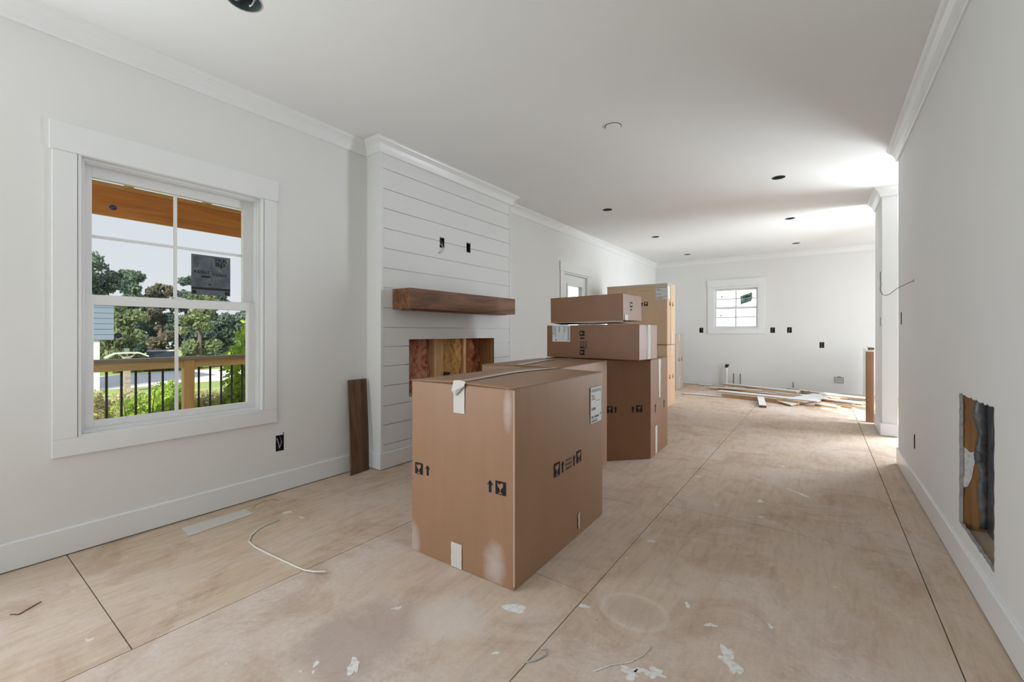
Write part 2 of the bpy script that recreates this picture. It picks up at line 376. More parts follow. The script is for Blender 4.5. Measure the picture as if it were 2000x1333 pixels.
b.add([(XR-.0012, p[0]+jit(.0025), p[1]+jit(.0025)) for p in inner]+[(XR+.0127, *p) for p in inner], [(i, (i+1) % m_, m_+(i+1) % m_, m_+i) for i in range(m_)])
b.build('torn_gypsum_edge', 'gypsum', wr)
cav = empty('wall_cavity', (XR+.06, 2.7, 0), label='open rectangular cavity cut in the right wall above the baseboard', cat='wall cavity')
def world_part(mb, name, m, root, **k):
    o = mb.build(name, m, root, **k); o.matrix_parent_inverse = Matrix.Translation(-root.location) if root.rotation_euler.z == 0 else (Matrix.Translation(root.location) @ Matrix.Rotation(root.rotation_euler.z, 4, 'Z')).inverted(); return o
M['cavdark'] = mat('dark_cavity_plastic', (.06, .062, .07), .35)
n = N(M['cavdark']); n.color(n.ramp(n.noise(n.coord('World'), 14, 5, .6, 1), [(.35, (.05, .055, .065)), (.6, (.15, .15, .155)), (.8, (.28, .26, .24))]))
b = MB(); b.box(XR+.0127, 2.985, .15, XR+.1, 3.023, 1.4); world_part(b, 'stud', 'osb', cav)
b = MB(); b.box(XR+.0127, 2.40, .15, XR+.1, 2.43, 1.4); world_part(b, 'stud', 'osb', cav)
b = MB(); b.box(XR+.094, 2.43, .185, XR+.1, 2.984, 1.0); world_part(b, 'back_board', 'cavdark', cav)
b = MB(); b.box(XR+.0127, 2.43, .86, XR+.1, 2.984, .9); world_part(b, 'header', 'osb', cav)
b = MB(); b.box(XR+.0127, 2.43, .15, XR+.1, 2.984, .185); world_part(b, 'sill_plate', 'floor', cav)
# dark plastic sheet with a wavy edge hanging in front of the far stud
pts = []
for i in range(17):
    z = .20+.66*i/16; pts.append((XR+.058+.010*math.sin(i*1.3)+(.008 if i < 5 else 0)-(.006 if i > 9 else 0), z))
vs = [(x, 2.980, z) for x, z in pts]+[(XR+.0935, 2.978+.002*math.sin(i), pts[i][1]) for i in range(17)]
b = MB(); b.add(vs, [(i, i+1, 18+i, 17+i) for i in range(16)]); o = world_part(b, 'plastic_sheet', 'cavdark', cav, smooth=True)
s_ = o.modifiers.new('s', 'SOLIDIFY'); s_.thickness = .0015
rs = random.Random(4)
pp = [(XR+.0135, .385), (XR+.03, .395), (XR+.043, .44), (XR+.050, .50), (XR+.055, .535), (XR+.048, .548), (XR+.052, .565), (XR+.035, .56), (XR+.025, .575), (XR+.0135, .585)]
b = MB(); b.prism([(x, 2.984, z) for x, z in pp], (0, -1, 0), .003); world_part(b, 'plaster_patch', 'mud', cav)

# stub wall between hall opening and kitchen, hall and dining walls to the right
slab('wall_stub', 'x', .55, .68, (6.24, 6.97), (0, HC), stubh, 'wall')
slab('wall_hall', 'x', 1.9, 2.0, (3.4, 7.6), (0, HC), [(5.0, 6.28, .05, 2.05), (6.45, 7.40, .05, 2.05)], 'wall')
slab('wall_hall_end', 'y', 3.3, 3.4, (.663, 2.0), (0, HC), [], 'wall')
slab('wall_dining_front', 'y', 7.6, 7.7, (1.9, 4.3), (0, HC), [], 'wall')
slab('wall_dining_right', 'x', 4.15, 4.3, (7.6, YF+.15), (0, HC), [(7.9, 9.8, .3, 2.2)], 'wall')
slab('wall_rear', 'y', YB-.15, YB, (XL-.155, .7), (0, HC), [(-2.95, .25, .05, 2.35)], 'wall')
# kitchen right side return beyond the stub (seen only as the bright reveal)
# patio doors behind the camera and hall door, glazed
def glazed(name, axis, p, A, Z, n_, lab):
    r = empty(name, (p, (A[0]+A[1])/2, 0) if axis == 'x' else ((A[0]+A[1])/2, p, 0)); r['kind'] = 'structure'
    for k in range(n_):
        a0 = A[0]+(A[1]-A[0])*k/n_; a1 = A[0]+(A[1]-A[0])*(k+1)/n_; w = .06
        b = MB()
        for (q0, q1, r0, r1) in ((a0, a0+w, Z[0], Z[1]), (a1-w, a1, Z[0], Z[1]), (a0+w, a1-w, Z[0], Z[0]+w), (a0+w, a1-w, Z[1]-w, Z[1])):
            if axis == 'x': b.box(p-.02, q0, r0, p+.02, q1, r1)
            else: b.box(q0, p-.02, r0, q1, p+.02, r1)
        world_part(b, 'frame', 'vinyl', r)
        b = MB()
        if axis == 'x': b.box(p-.002, a0+w, Z[0]+w, p+.002, a1-w, Z[1]-w)
        else: b.box(a0+w, p-.002, Z[0]+w, a1-w, p+.002, Z[1]-w)
        world_part(b, 'pane', 'glass', r)
glazed('door_2', 'x', 1.95, (5.0, 6.28), (.05, 2.05), 1, '')
glazed('window_3', 'x', 1.95, (6.45, 7.40), (.05, 2.05), 1, '')
glazed('window_4', 'x', 4.22, (7.9, 9.8), (.3, 2.2), 2, '')
glazed('door_3', 'y', YB-.08, (-2.95, .25), (.05, 2.35), 3, '')  # unseen patio doors, put in to let sky light reach the room
glazed('added_window_5', 'x', XL-.08, (W5[0], W5[1]), (W5[2], W5[3]), 2, '')  # made-up window out of view, added for the side fill light
glazed('added_window_6', 'x', XL-.08, (W6[0], W6[1]), (W6[2], W6[3]), 2, '')  # made-up window behind the tall cartons, added for the kitchen fill light

# ------------------------------------------------------------------ chimney breast with shiplap
XB = -2.961; BY0, BY1 = 2.257, 4.10
F0, F1, FZ0, FZ1 = FP
tvb = [(2.940, 3.002, 1.955, 2.055), (3.322, 3.384, 1.968, 2.068)]
wc = slab('wall_chimney', 'x', XL+.0005, XB-.012, (BY0, BY1), (0, HC), [(F0-.02, F1+.02, FZ0-.02, FZ1+.02)]+tvb, 'wall')
joints = [.035, .2, .366, .526, .694, .859, 1.022, 1.185, 1.348, 1.518, 1.682, 1.847, 2.015, 2.18, 2.345, 2.513, 2.665]
ya, yb = BY0+.028, BY1-.028
for z0, z1 in zip(joints[:-1], joints[1:]):
    zz0, zz1 = z0+.0025, z1-.0025
    hs = []
    if zz0 < FZ1 and zz1 > FZ0: hs.append((F0, F1, FZ0, FZ1))
    for h in tvb:
        if zz0 < h[3] and zz1 > h[2]: hs.append(h)
    hs = [h for h in hs]
    segs = [(ya, yb)]
    if hs and hs[0][1]-hs[0][0] > 1:     # cut around the firebox
        h = hs[0]; lo, hi = max(zz0, h[2]), min(zz1, h[3])
        for (q0, q1) in ((ya, h[0]), (h[1], yb)):
            o = boxobj('shiplap_board', (XB-.012, q0, zz0, XB, q1, zz1), 'ship', wc)
        if zz0 < h[2]-.004: boxobj('shiplap_board', (XB-.012, h[0], zz0, XB, h[1], h[2]), 'ship', wc)
        if zz1 > h[3]+.004: boxobj('shiplap_board', (XB-.012, h[0], h[3], XB, h[1], zz1), 'ship', wc)
    else:
        slab('shiplap_board', 'x', XB-.012, XB, (ya, yb), (zz0, zz1), hs, 'ship', wc, kind=None)
boxobj('shiplap_board', (XB-.012, ya, 2.6667, XB, yb, HC), 'ship', wc)
b = MB(); b.box(XB-.012, BY0, 0, XB+.003, BY0+.0275, HC); b.build('corner_trim', 'trim', wc, .001)
b = MB(); b.box(XB-.012, BY1-.0275, 0, XB+.003, BY1, HC); b.build('corner_trim', 'trim', wc, .001)
# ---- crown mouldings & baseboards
crown = [(0, 2.635), (.010, 2.635), (.016, 2.645), (.022, 2.668), (.036, 2.695), (.056, 2.714), (.066, 2.720), (.070, 2.728), (.080, 2.7395), (0, 2.7395)]
base = [(0, .007), (.015, .007), (.015, .134), (.012, .140), (0, .140)]
b = MB(); b.sweep([(XL, YB), (XL, BY0), (XB+.003, BY0), (XB+.003, BY1), (XL, BY1), (XL, YF), (4.15, YF)], crown, 1)
b.build('trim_1', 'trim')['kind'] = 'structure'
b = MB(); b.sweep([(XR, YB), (XR, 5.03)], crown, -1); b.build('trim_2', 'trim')['kind'] = 'structure'
b = MB(); b.sweep([(.55, 6.97), (.55, 6.24), (.68, 6.24), (.68, 6.97)], crown, 1); b.build('trim_3', 'trim')['kind'] = 'structure'
b = MB(); b.sweep([(XL, YB), (XL, BY0), (XB+.003, BY0), (XB+.003, BY1), (XL, BY1), (XL, 5.6)], base, 1); b.build('baseboard_left', 'trim')['kind'] = 'structure'
b = MB(); b.sweep([(XR, YB), (XR, 5.0)], base, -1); b.build('baseboard_right', 'trim')['kind'] = 'structure'
b = MB(); b.sweep([(.55, 6.95), (.55, 6.24), (.70, 6.24)], base, 1); b.build('baseboard_stub', 'trim')['kind'] = 'structure'
for o in list(bpy.data.objects):
    if o.name in ('wall_hall_end', 'wall_hall', 'wall_dining_front', 'wall_dining_right'): pass

# ------------------------------------------------------------------ firebox interior: studs, insulation
fb = empty('fireplace_opening', (XL, 3.17, .45), label='open fireplace rough-in below the mantel, showing studs and pink insulation', cat='fireplace')
for (q0, q1, r0, r1) in ((F0-.012, F0, FZ0, FZ1), (F1, F1+.015, FZ0, FZ1)): b = MB(); b.box(XL-.02, q0, r0, XB-.002, q1, r1); world_part(b, 'side_board', 'osb', fb)
b = MB(); b.box(XL-.02, F0-.012, FZ1, XB-.002, F1+.015, FZ1+.018); world_part(b, 'top_board', 'osb', fb)
b = MB(); b.box(XL-.02, F0-.012, FZ0-.018, XB-.002, F1+.015, FZ0); world_part(b, 'bottom_board', 'stud', fb)
for q0, q1 in ((3.035, 3.16), (3.47, 3.508)):
    b = MB(); b.box(XL-.12, q0, .45, XL+.012, q1, 1.2); world_part(b, 'stud', 'stud', fb, bevel=.002)
b = MB(); b.box(XL-.154, 2.45, .45, XL-.14, 3.95, 1.2); world_part(b, 'sheathing', 'osb', fb)
def insul(name, y0, y1, c1, c2, c3, depth, sc, seed):
    m = mat(name, c1, .95, .1); n = N(m); v = n.coord('World', (1, 1, .55))
    n.color(n.ramp(n.math('ADD', n.math('MULTIPLY', n.noise(v, 6.5, 8, .74, 3.2), .75), n.math('MULTIPLY', n.noise(v, 38, 5, .7, 2.5), .25)), [(.36, c3), (.46, c2), (.54, c1), (.64, tuple(min(1, x*1.5) for x in c1))]))
    n.bump(n.noise(v, 20, 8, .7, 3), 1.0, .014)
    from mathutils import noise as mn
    ny, nz = 44, 64; vs = []
    for j in range(nz+1):
        for i in range(ny+1):
            y = y0+(y1-y0)*i/ny; z = .45+.72*j/nz
            e_ = min(1, min(i, ny-i)/7); p = Vector((y*sc+seed, z*sc*.6, seed))
            x = XL-.10+depth*(.35+.65*e_**.6)+.034*mn.fractal(p*1.4, 1, 2, 5)+.030*(1-abs(mn.noise(p*3.2)))-.02+.012*abs(mn.noise(p*9))
            vs.append((min(x, XL+.03), y, z))
    fs = [(j*(ny+1)+i, j*(ny+1)+i+1, (j+1)*(ny+1)+i+1, (j+1)*(ny+1)+i) for j in range(nz) for i in range(ny)]
    b = MB(); b.add(vs, fs); world_part(b, 'insulation_batt', m, fb, smooth=True)
insul('pink_insulation', 2.45, 3.035, (.86, .44, .28), (.64, .24, .15), (.28, .06, .04), .085, 5, 3.1)
insul('yellow_insulation', 3.165, 3.47, (.92, .58, .24), (.76, .42, .13), (.33, .11, .045), .10, 5, 8.7)
insul('rust_insulation', 3.51, 3.95, (.58, .25, .12), (.42, .15, .07), (.2, .055, .03), .07, 6, 15.2)
b = MB(); b.box(XL+.005, 3.175, .62, XL+.035, 3.235, .735); world_part(b, 'junction_box', 'boxblue', fb, bevel=.002)

# mantel beam
mt = empty('mantel_beam', (XB, 3.13, 1.34), label='dark stained wooden mantel beam on the white shiplap above the fireplace opening', cat='mantel')
b = MB(); b.box(XB+.0005, 2.38, 1.34, -2.742, 3.88, 1.51); o = world_part(b, 'beam', 'walnut', mt, bevel=.003)
b = MB(); b.box(XB+.03, 2.45, 1.330, -2.80, 3.80, 1.3395); world_part(b, 'bottom_cleat', 'walnut', mt)

# leaning board
b = MB(); pr = []
seg = 14
for i in range(seg+1):
    t_ = i/seg; z = .752*t_; x = -3.030-.082*t_+.012*math.sin(math.pi*t_); y0 = 2.030+.012*t_-.004*math.sin(math.pi*t_)+.018*t_; y1 = y0+.182-.018*t_*.6
    pr.append([(x, y0, z+.000), (x-.014, y0, z), (x-.014-.02*(1-t_), y1, z), (x-.02*(1-t_), y1, z)])
vs = [p for q in pr for p in q]
fs = [(i*4+j, i*4+(j+1) % 4, i*4+4+(j+1) % 4, i*4+4+j) for i in range(seg) for j in range(4)]+[(3, 2, 1, 0), (seg*4, seg*4+1, seg*4+2, seg*4+3)]
b.add(vs, fs); o = b.build('wood_board', 'walnutz', None, .0012)
tag(o, 'dark brown wood board leaning against the wall beside the shiplap chimney', 'board')

# ------------------------------------------------------------------ electrical boxes
def ebox(axis, p, into, A, Z, label, group=None, nw=5, seed=1, wires=True):
    """open box set in a wall: axis normal, p = wall face, into = direction sign into the wall"""
    r_ = random.Random(seed); ca, cz = (A[0]+A[1])/2, (Z[0]+Z[1])/2
    def P(a, d, z): return (p+into*d, a, z) if axis == 'x' else (a, p+into*d, z)
    root = empty('electrical_box', P(ca, 0, Z[0]), label=label, cat='electrical box', group=group)
    b = MB(); d = .06; t_ = .0025
    for q in ((A[0], A[0]+t_, Z[0], Z[1], .001, d), (A[1]-t_, A[1], Z[0], Z[1], .001, d), (A[0], A[1], Z[0], Z[0]+t_, .001, d), (A[0], A[1], Z[1]-t_, Z[1], .001, d), (A[0], A[1], Z[0], Z[1], d, d+t_)):
        u, v = P(q[0], q[4], q[2]), P(q[1], q[5], q[3]); b.box(*u, *v)
    world_part(b, 'housing', 'boxblue', root)
    for z in (Z[0]+.006, Z[1]-.006):
        b = MB(); b.tube([P(ca, .004, z), P(ca, .012, z)], .0028, 8); world_part(b, 'screw_lug', 'galv', root)
    if wires:
        for k in range(nw):
            a0 = A[0]+(A[1]-A[0])*(.15+.7*k/max(1, nw-1)); pts = []
            a1 = A[0]+(A[1]-A[0])*r_.uniform(.15, .85); a2 = A[0]+(A[1]-A[0])*r_.uniform(.2, .8)
            for s_ in range(9):
                t_ = s_/8
                pts.append(P((1-t_)**2*a0+2*t_*(1-t_)*a1+t_*t_*a2, .052-.045*math.sin(t_*2.4), Z[1]-.01-(Z[1]-Z[0]-.022)*t_))
            b = MB(); b.tube(pts, .0016, 6); world_part(b, 'wire', 'wire_w' if k % 2 else 'blackc', root, smooth=True)
    return root
for i, h in enumerate(leftholes): e1 = ebox('x', XL, -1, h[:2], h[2:], 'open electrical box with loose wires in the wall below the large window', seed=3, nw=6)
b = MB(); b.tube([(XL+.002, 1.552, .408), (XL+.004, 1.558, .418), (XL+.004, 1.550, .422)], .002, 6); o = world_part(b, 'wire', 'blackc', e1)
labs = ['black electrical box left of the small kitchen window', 'black electrical box just right of the small kitchen window', 'second black electrical box right of the small kitchen window', 'lowest black electrical box on the far kitchen wall']
for i, h in enumerate(farholes): ebox('y', YF, 1, h[:2], h[2:], labs[i], 'electrical boxes on the kitchen wall', seed=5+i, nw=3)
ebox('x', XR, 1, righth[0][:2], righth[0][2:], 'low electrical box in the right wall just above the baseboard', seed=11, nw=3)
ebox('x', XR, 1, righth[1][:2], righth[1][2:], 'light switch box near the end of the right wall', seed=12, nw=3)
ebox('x', .55, 1, stubh[0][:2], stubh[0][2:], 'switch box on the side of the stub wall above the brown carton', seed=13, nw=3)
eb1 = ebox('x', XB, -1, tvb[0][:2], tvb[0][2:], 'left electrical box with white cable in the shiplap above the mantel', seed=14, nw=2)
b = MB(); b.tube([(XB-.03, 2.965, 2.02), (XB-.012, 2.965, 1.99), (XB+.012, 2.967, 1.968), (XB+.02, 2.972, 1.945), (XB+.012, 2.965, 1.925), (XB+.012, 2.945, 1.905), (XB+.006, 2.92, 1.90)], .0045, 8)
world_part(b, 'cable', 'tapew', eb1, smooth=True)
ebox('x', XB, -1, tvb[1][:2], tvb[1][2:], 'right empty electrical box in the shiplap above the mantel', seed=15, nw=0, wires=False)
# shell behind the shiplap is solid: make pockets
wc.data.clear_geometry() if False else None

# cable out of right wall
cp = [(.556, 4.25, 1.519), (.548, 4.25, 1.517), (.51, 4.25, 1.497), (.459, 4.25, 1.466), (.419, 4.25, 1.428), (.396, 4.25, 1.417), (.378, 4.25, 1.425), (.365, 4.25, 1.452), (.364, 4.25, 1.475), (.368, 4.25, 1.502), (.366, 4.25, 1.533), (.364, 4.25, 1.56), (.365, 4.25, 1.599)]
cb_ = empty('thermostat_wire', (XR, 4.25, 1.519), label='thin grey wire hanging out of the right wall near its end', cat='wire')
b = MB(); b.tube(cp, .0021, 6); world_part(b, 'wire', 'blackc', cb_, smooth=True)
b = MB(); b.box(XR-.0015, 4.243, 1.509, XR+.0005, 4.257, 1.530); world_part(b, 'wire_hole', 'inkg', cb_)

# vent register box in far wall
vt = empty('floor_vent', (.277, YF, .19), label='grey metal vent cover low on the far kitchen wall', cat='vent')
b = MB(); b.box(.205, YF-.012, .192, .348, YF-.0005, .305); world_part(b, 'frame', 'galv', vt, bevel=.002)
for k in range(7): 
    b = MB(); z = .203+.0135*k; b.box(.215, YF-.017, z, .338, YF-.011, z+.006); world_part(b, 'slat', 'pvc', vt)
b = MB(); b.box(.255, YF-.014, .303, .305, YF-.002, .312); world_part(b, 'lever', 'boxblue', vt)
# drain pipe and supply stubs
dp = empty('drain_pipe', (-1.62, 10.03, 0), label='white upright drain pipe with black cap under the kitchen window', cat='pipe')
b = MB(); b.tube([(-1.62, 10.03, 0), (-1.62, 10.03, .40)], .028, 16); world_part(b, 'pipe', 'pvc', dp, smooth=False)
b = MB(); b.tube([(-1.62, 10.03, .40), (-1.62, 10.03, .425), (-1.60, 10.03, .465), (-1.60, 10.03, .47)], .034, 16); world_part(b, 'cap', 'abs', dp)
for k, x in enumerate((-1.49, -1.364)):
    s = empty('water_supply_pipe', (x, 10.06, 0), label='thin dark copper water pipe standing nearer the white drain pipe' if k == 0 else 'thin dark copper water pipe farther right of the drain pipe', cat='pipe', group='copper supply stubs')
    b = MB(); b.tube([(x, 10.06, 0), (x, 10.06, .262)], .0085, 10); world_part(b, 'pipe', 'copper', s)
    b = MB(); b.tube([(x, 10.06, .262), (x, 10.06, .276)], .0105, 10); world_part(b, 'cap', 'copper', s)
s = empty('gas_pipe', (-.44, 10.06, 0), label='short grey pipe stub behind the boards on the kitchen floor', cat='pipe')
b = MB(); b.tube([(-.44, 10.06, 0), (-.44, 10.06, .15)], .013, 10); world_part(b, 'pipe', 'galv', s)
b = MB(); b.tube([(-.44, 10.06, .15), (-.44, 10.06, .165)], .016, 10); world_part(b, 'cap', 'galv', s)

# ------------------------------------------------------------------ recessed lights
canlab = ['large recessed light housing with loose parts in the ceiling above the window', 'nearest small ceiling light hole of the row on the fireplace side', 'middle small ceiling light hole of the row on the fireplace side', 'farthest small ceiling light hole, above the tall cartons', 'nearest ceiling light hole of the row on the right side', 'middle ceiling light hole of the row on the right side', 'farthest ceiling light hole of the row on the right side']
M['can'] = mat('can_interior', (.12, .16, .165), .45, .5, .2)
for i, (x, y, r) in enumerate(cans):
    c_ = empty('recessed_light', (x, y, HC), label=canlab[i], cat='ceiling light', group=None if i == 0 else 'small recessed ceiling lights')
    b = MB(); k = 28; n_ = []
    d = .11
    rings = [(r, -.0005), (r, d), (0.001, d)]
    vs = [(x+math.cos(2*math.pi*j/k)*q, y+math.sin(2*math.pi*j/k)*q, HC+z) for q, z in rings for j in range(k)]
    b.add(vs, [(a*k+j, a*k+(j+1) % k, (a+1)*k+(j+1) % k, (a+1)*k+j) for a in (0, 1) for j in range(k)])
    world_part(b, 'housing', 'can', c_)
    b = MB()
    vs = [(x+math.cos(2*math.pi*j/k)*q, y+math.sin(2*math.pi*j/k)*q, HC+z) for q, z in ((r-.002, -.0015), (r+.004, -.0015), (r+.004, 0), (r-.002, 0)) for j in range(k)]
    b.add(vs, [(a*k+j, a*k+(j+1) % k, ((a+1) % 4)*k+(j+1) % k, ((a+1) % 4)*k+j) for a in range(4) for j in range(k)])
    world_part(b, 'rim', 'gypsum' if i == 0 else 'inkg', c_)
    if i == 0:
        for j in range(5):
            a = j*1.3; b = MB(); b.tube([(x+.05*math.cos(a+t_*.5), y+.05*math.sin(a+t_*.5), HC+.08-.07*math.sin(t_*.8)) for t_ in (0, .5, 1, 1.5, 2)], .004, 6); world_part(b, 'wire', 'wire_w' if j % 2 else 'galv', c_, smooth=True)
        b = MB(); b.tube([(x, y, HC+.109), (x, y, HC+.06)], .02, 14); world_part(b, 'socket', 'abs', c_)
# blank ceiling disc
dc = empty('ceiling_box_cover', (-1.308, 3.166, HC), label='round white cover over a ceiling box, centre of the ceiling', cat='ceiling cover')
b = MB(); b.tube([(-1.308, 3.166, HC-.010), (-1.308, 3.166, HC-.0005)], .058, 32); world_part(b, 'cover', 'ceil', dc, bevel=.002)
b = MB(); b.tube([(-1.308, 3.166, HC-.0022), (-1.308, 3.166, HC-.0004)], .064, 32); world_part(b, 'gasket', 'inkg', dc)

# ------------------------------------------------------------------ windows
def winpart(r, name, m, bx, bev=.001):
    b = MB(); b.box(*bx); return world_part(b, name, m, r, bevel=bev)
def window_left():
    y0, y1, z0, z1 = W1
    r = empty('window_1', (XL, (y0+y1)/2, z0)); r['kind'] = 'structure'
    c = XL+.018
    winpart(r, 'casing', 'trim', (XL, .407, .507, c, 1.503, z0+.002)); winpart(r, 'casing', 'trim', (XL, .407, z0+.0025, c, y0-.003, 2.066)); winpart(r, 'casing', 'trim', (XL, y1+.003, z0+.0025, c, 1.503, 2.066))
    winpart(r, 'head_casing', 'trim', (XL, .397, 2.0665, c+.004, 1.512, 2.210))
    # jamb liner
    d = -3.30
    for bx in ((d, y0, z0, c-.004, y0+.012, z1), (d, y1-.012, z0, c-.004, y1, z1), (d, y0+.012, z0, c-.004, y1-.012, z0+.012), (d, y0+.012, z1-.012, c-.004, y1-.012, z1)): winpart(r, 'jamb', 'trim', bx)
    # vinyl frame, stepped
    a0, a1, b0, b1 = y0+.012, y1-.012, z0+.012, z1-.012
    for w, xx0, xx1 in ((.014, -3.285, -3.163), (.020, -3.28, -3.176)):
        for bx in ((xx0, a0, b0, xx1, a0+w, b1), (xx0, a1-w, b0, xx1, a1, b1), (xx0, a0+w, b0, xx1, a1-w, b0+w), (xx0, a0+w, b1-w, xx1, a1-w, b1)): winpart(r, 'frame', 'vinyl', bx)
    def sash(nm, x0, x1, ya, yb, za, zb, wl_, wr_, wb, wt, munt):
        for bx in ((x0, ya, za, x1, ya+wl_, zb), (x0, yb-wr_, za, x1, yb, zb), (x0, ya+wl_, za, x1, yb-wr_, za+wb), (x0, ya+wl_, zb-wt, x1, yb-wr_, zb)): winpart(r, nm, 'vinyl', bx, .002)
        xm = (x0+x1)/2; g0, g1, h0, h1 = ya+wl_, yb-wr_, za+wb, zb-wt
        p_ = winpart(r, 'pane', 'glass', (xm-.006, g0, h0, xm-.002, g1, h1), 0)
        for kind_, q in munt:
            if kind_ == 'v': winpart(r, 'muntin', 'vinyl', (xm-.0015, q-.009, h0, xm+.008, q+.009, h1))
            else: winpart(r, 'muntin', 'vinyl', (xm-.001, g0, q-.008, xm+.0075, g1, q+.008))
    ya, yb = a0+.020, a1-.020
    sash('upper_sash', -3.262, -3.226, ya, yb, 1.300, 2.045, .037, .060, .045, .055, [('v', .945), ('h', 1.668)])
    sash('lower_sash', -3.222, -3.186, ya, yb, b0+.020, 1.345, .037, .050, .036, .055, [('v', .940)])
    b = MB(); b.box(-3.219, .93, 1.345, -3.189, .985, 1.353); b.box(-3.214, .905, 1.352, -3.196, .965, 1.358); world_part(b, 'sash_lock', 'vinyl', r, bevel=.002)
    # stickers on the panes
    M['sticker'] = mat('dark_film_sticker', (.11, .13, .15), .3)
    n = N(M['sticker']); n.color(n.ramp(n.noise(n.coord('World'), 18, 4), [(.35, (.085, .105, .14)), (.6, (.13, .155, .155)), (.75, (.25, .22, .17))]))
    M['stink'] = mat('sticker_black_print', (.008, .008, .012), .4)
    st = winpart(r, 'sticker', 'sticker', (-3.2455, 1.030, 1.384, -3.2445, 1.252, 1.642), 0)
    tag(st, 'dark rectangular manufacturer sticker on the upper glass')
    # text frame: local x -> +y (seen from the room, y runs to the right), local y -> +z, normal -> +x
    def T(y, z): return frame((-3.2440, y, z), (0, 1, 0), (0, 0, 1))
    def TT(txt, y, z, size, bold=0, sx=1.0, m='stink'):
        o = text_mesh('printed_text', txt, size, m, T(y, z), None, .0003, 'CENTER', bold, sx); o.parent = st; o.matrix_parent_inverse = Matrix.Identity(4); return o
    ws = []
    sinv = (Matrix.Translation(r.location)).inverted()
    def addp(o): o.parent = st; o.matrix_parent_inverse = Matrix.Translation(-r.location) @ Matrix.Identity(4)
    TT('YKK', 1.193, 1.606, .034, .0012, 1.15); TT('ap', 1.193, 1.578, .050, .0016, 1.3)
    TT('951798', 1.195, 1.516, .017, .0004, 1.1, 'sticker'); TT('951798', 1.095, 1.5265, .017, .0004, 1.1, 'sticker')
    b = MB()
    for (q0, q1, r0, r1) in ((1.165, 1.228, 1.512, 1.531), (1.063, 1.128, 1.522, 1.541), (1.142, 1.1435, 1.43, 1.64), (1.04, 1.248, 1.5385, 1.5395), (1.085, 1.135, 1.495, 1.510), (1.035, 1.058, 1.39, 1.412), (1.22, 1.247, 1.39, 1.412), (1.03, 1.252, 1.418, 1.432), (1.045, 1.055, 1.524, 1.537), (1.15, 1.158, 1.515, 1.528), (1.125, 1.138, 1.448, 1.458)):
        b.box(-3.2444, q0, r0, -3.2440, q1, r1)
    o = b.build('printed_bars', 'stink', st)
    o2 = MB()
    for k in range(12):
        z = 1.49-.006*k; o2.box(-3.2443, 1.05, z, -3.2440, 1.05+.07*random.uniform(.6, 1), z+.0012); o2.box(-3.2443, 1.155, z-.002, -3.2440, 1.155+.075*random.uniform(.6, 1), z-.0008)
    for k in range(8):
        z = 1.625-.009*k; o2.box(-3.2443, 1.04, z, -3.2440, 1.04+.04*random.uniform(.4, 1), z+.003)
    o2 = o2.build('printed_lines', 'stink', st)
    M['navy'] = mat('navy_dot', (.012, .012, .09), .35)
    for (y, z, x) in ((.659, 1.846, -3.2440), (.672, 1.123, -3.2040)):
        b = MB(); b.prism([(x, y+math.cos(a*math.pi/12)*.017, z+math.sin(a*math.pi/12)*.015) for a in range(24)], (1, 0, 0), .0006)
        d_ = world_part(b, 'round_sticker', 'navy', r)
        b = MB(); b.prism([(x+.0007, y-.013, z-.006), (x+.0007, y-.012, z-.009), (x+.0007, y+.013, z+.006), (x+.0007, y+.012, z+.009)], (1, 0, 0), .0003)
        q = b.build('printed_stripe', 'inkg', d_); 
    return r, st
w1r, w1s = window_left()
for ch in list(bpy.data.objects):
    if ch.parent and ch.parent.parent is w1r and ch.parent.name.split('.')[0] in ('sticker', 'round_sticker'):
        ch.matrix_parent_inverse = Matrix.Identity(4)    # sub-part geometry is in world coordinates like its parent's

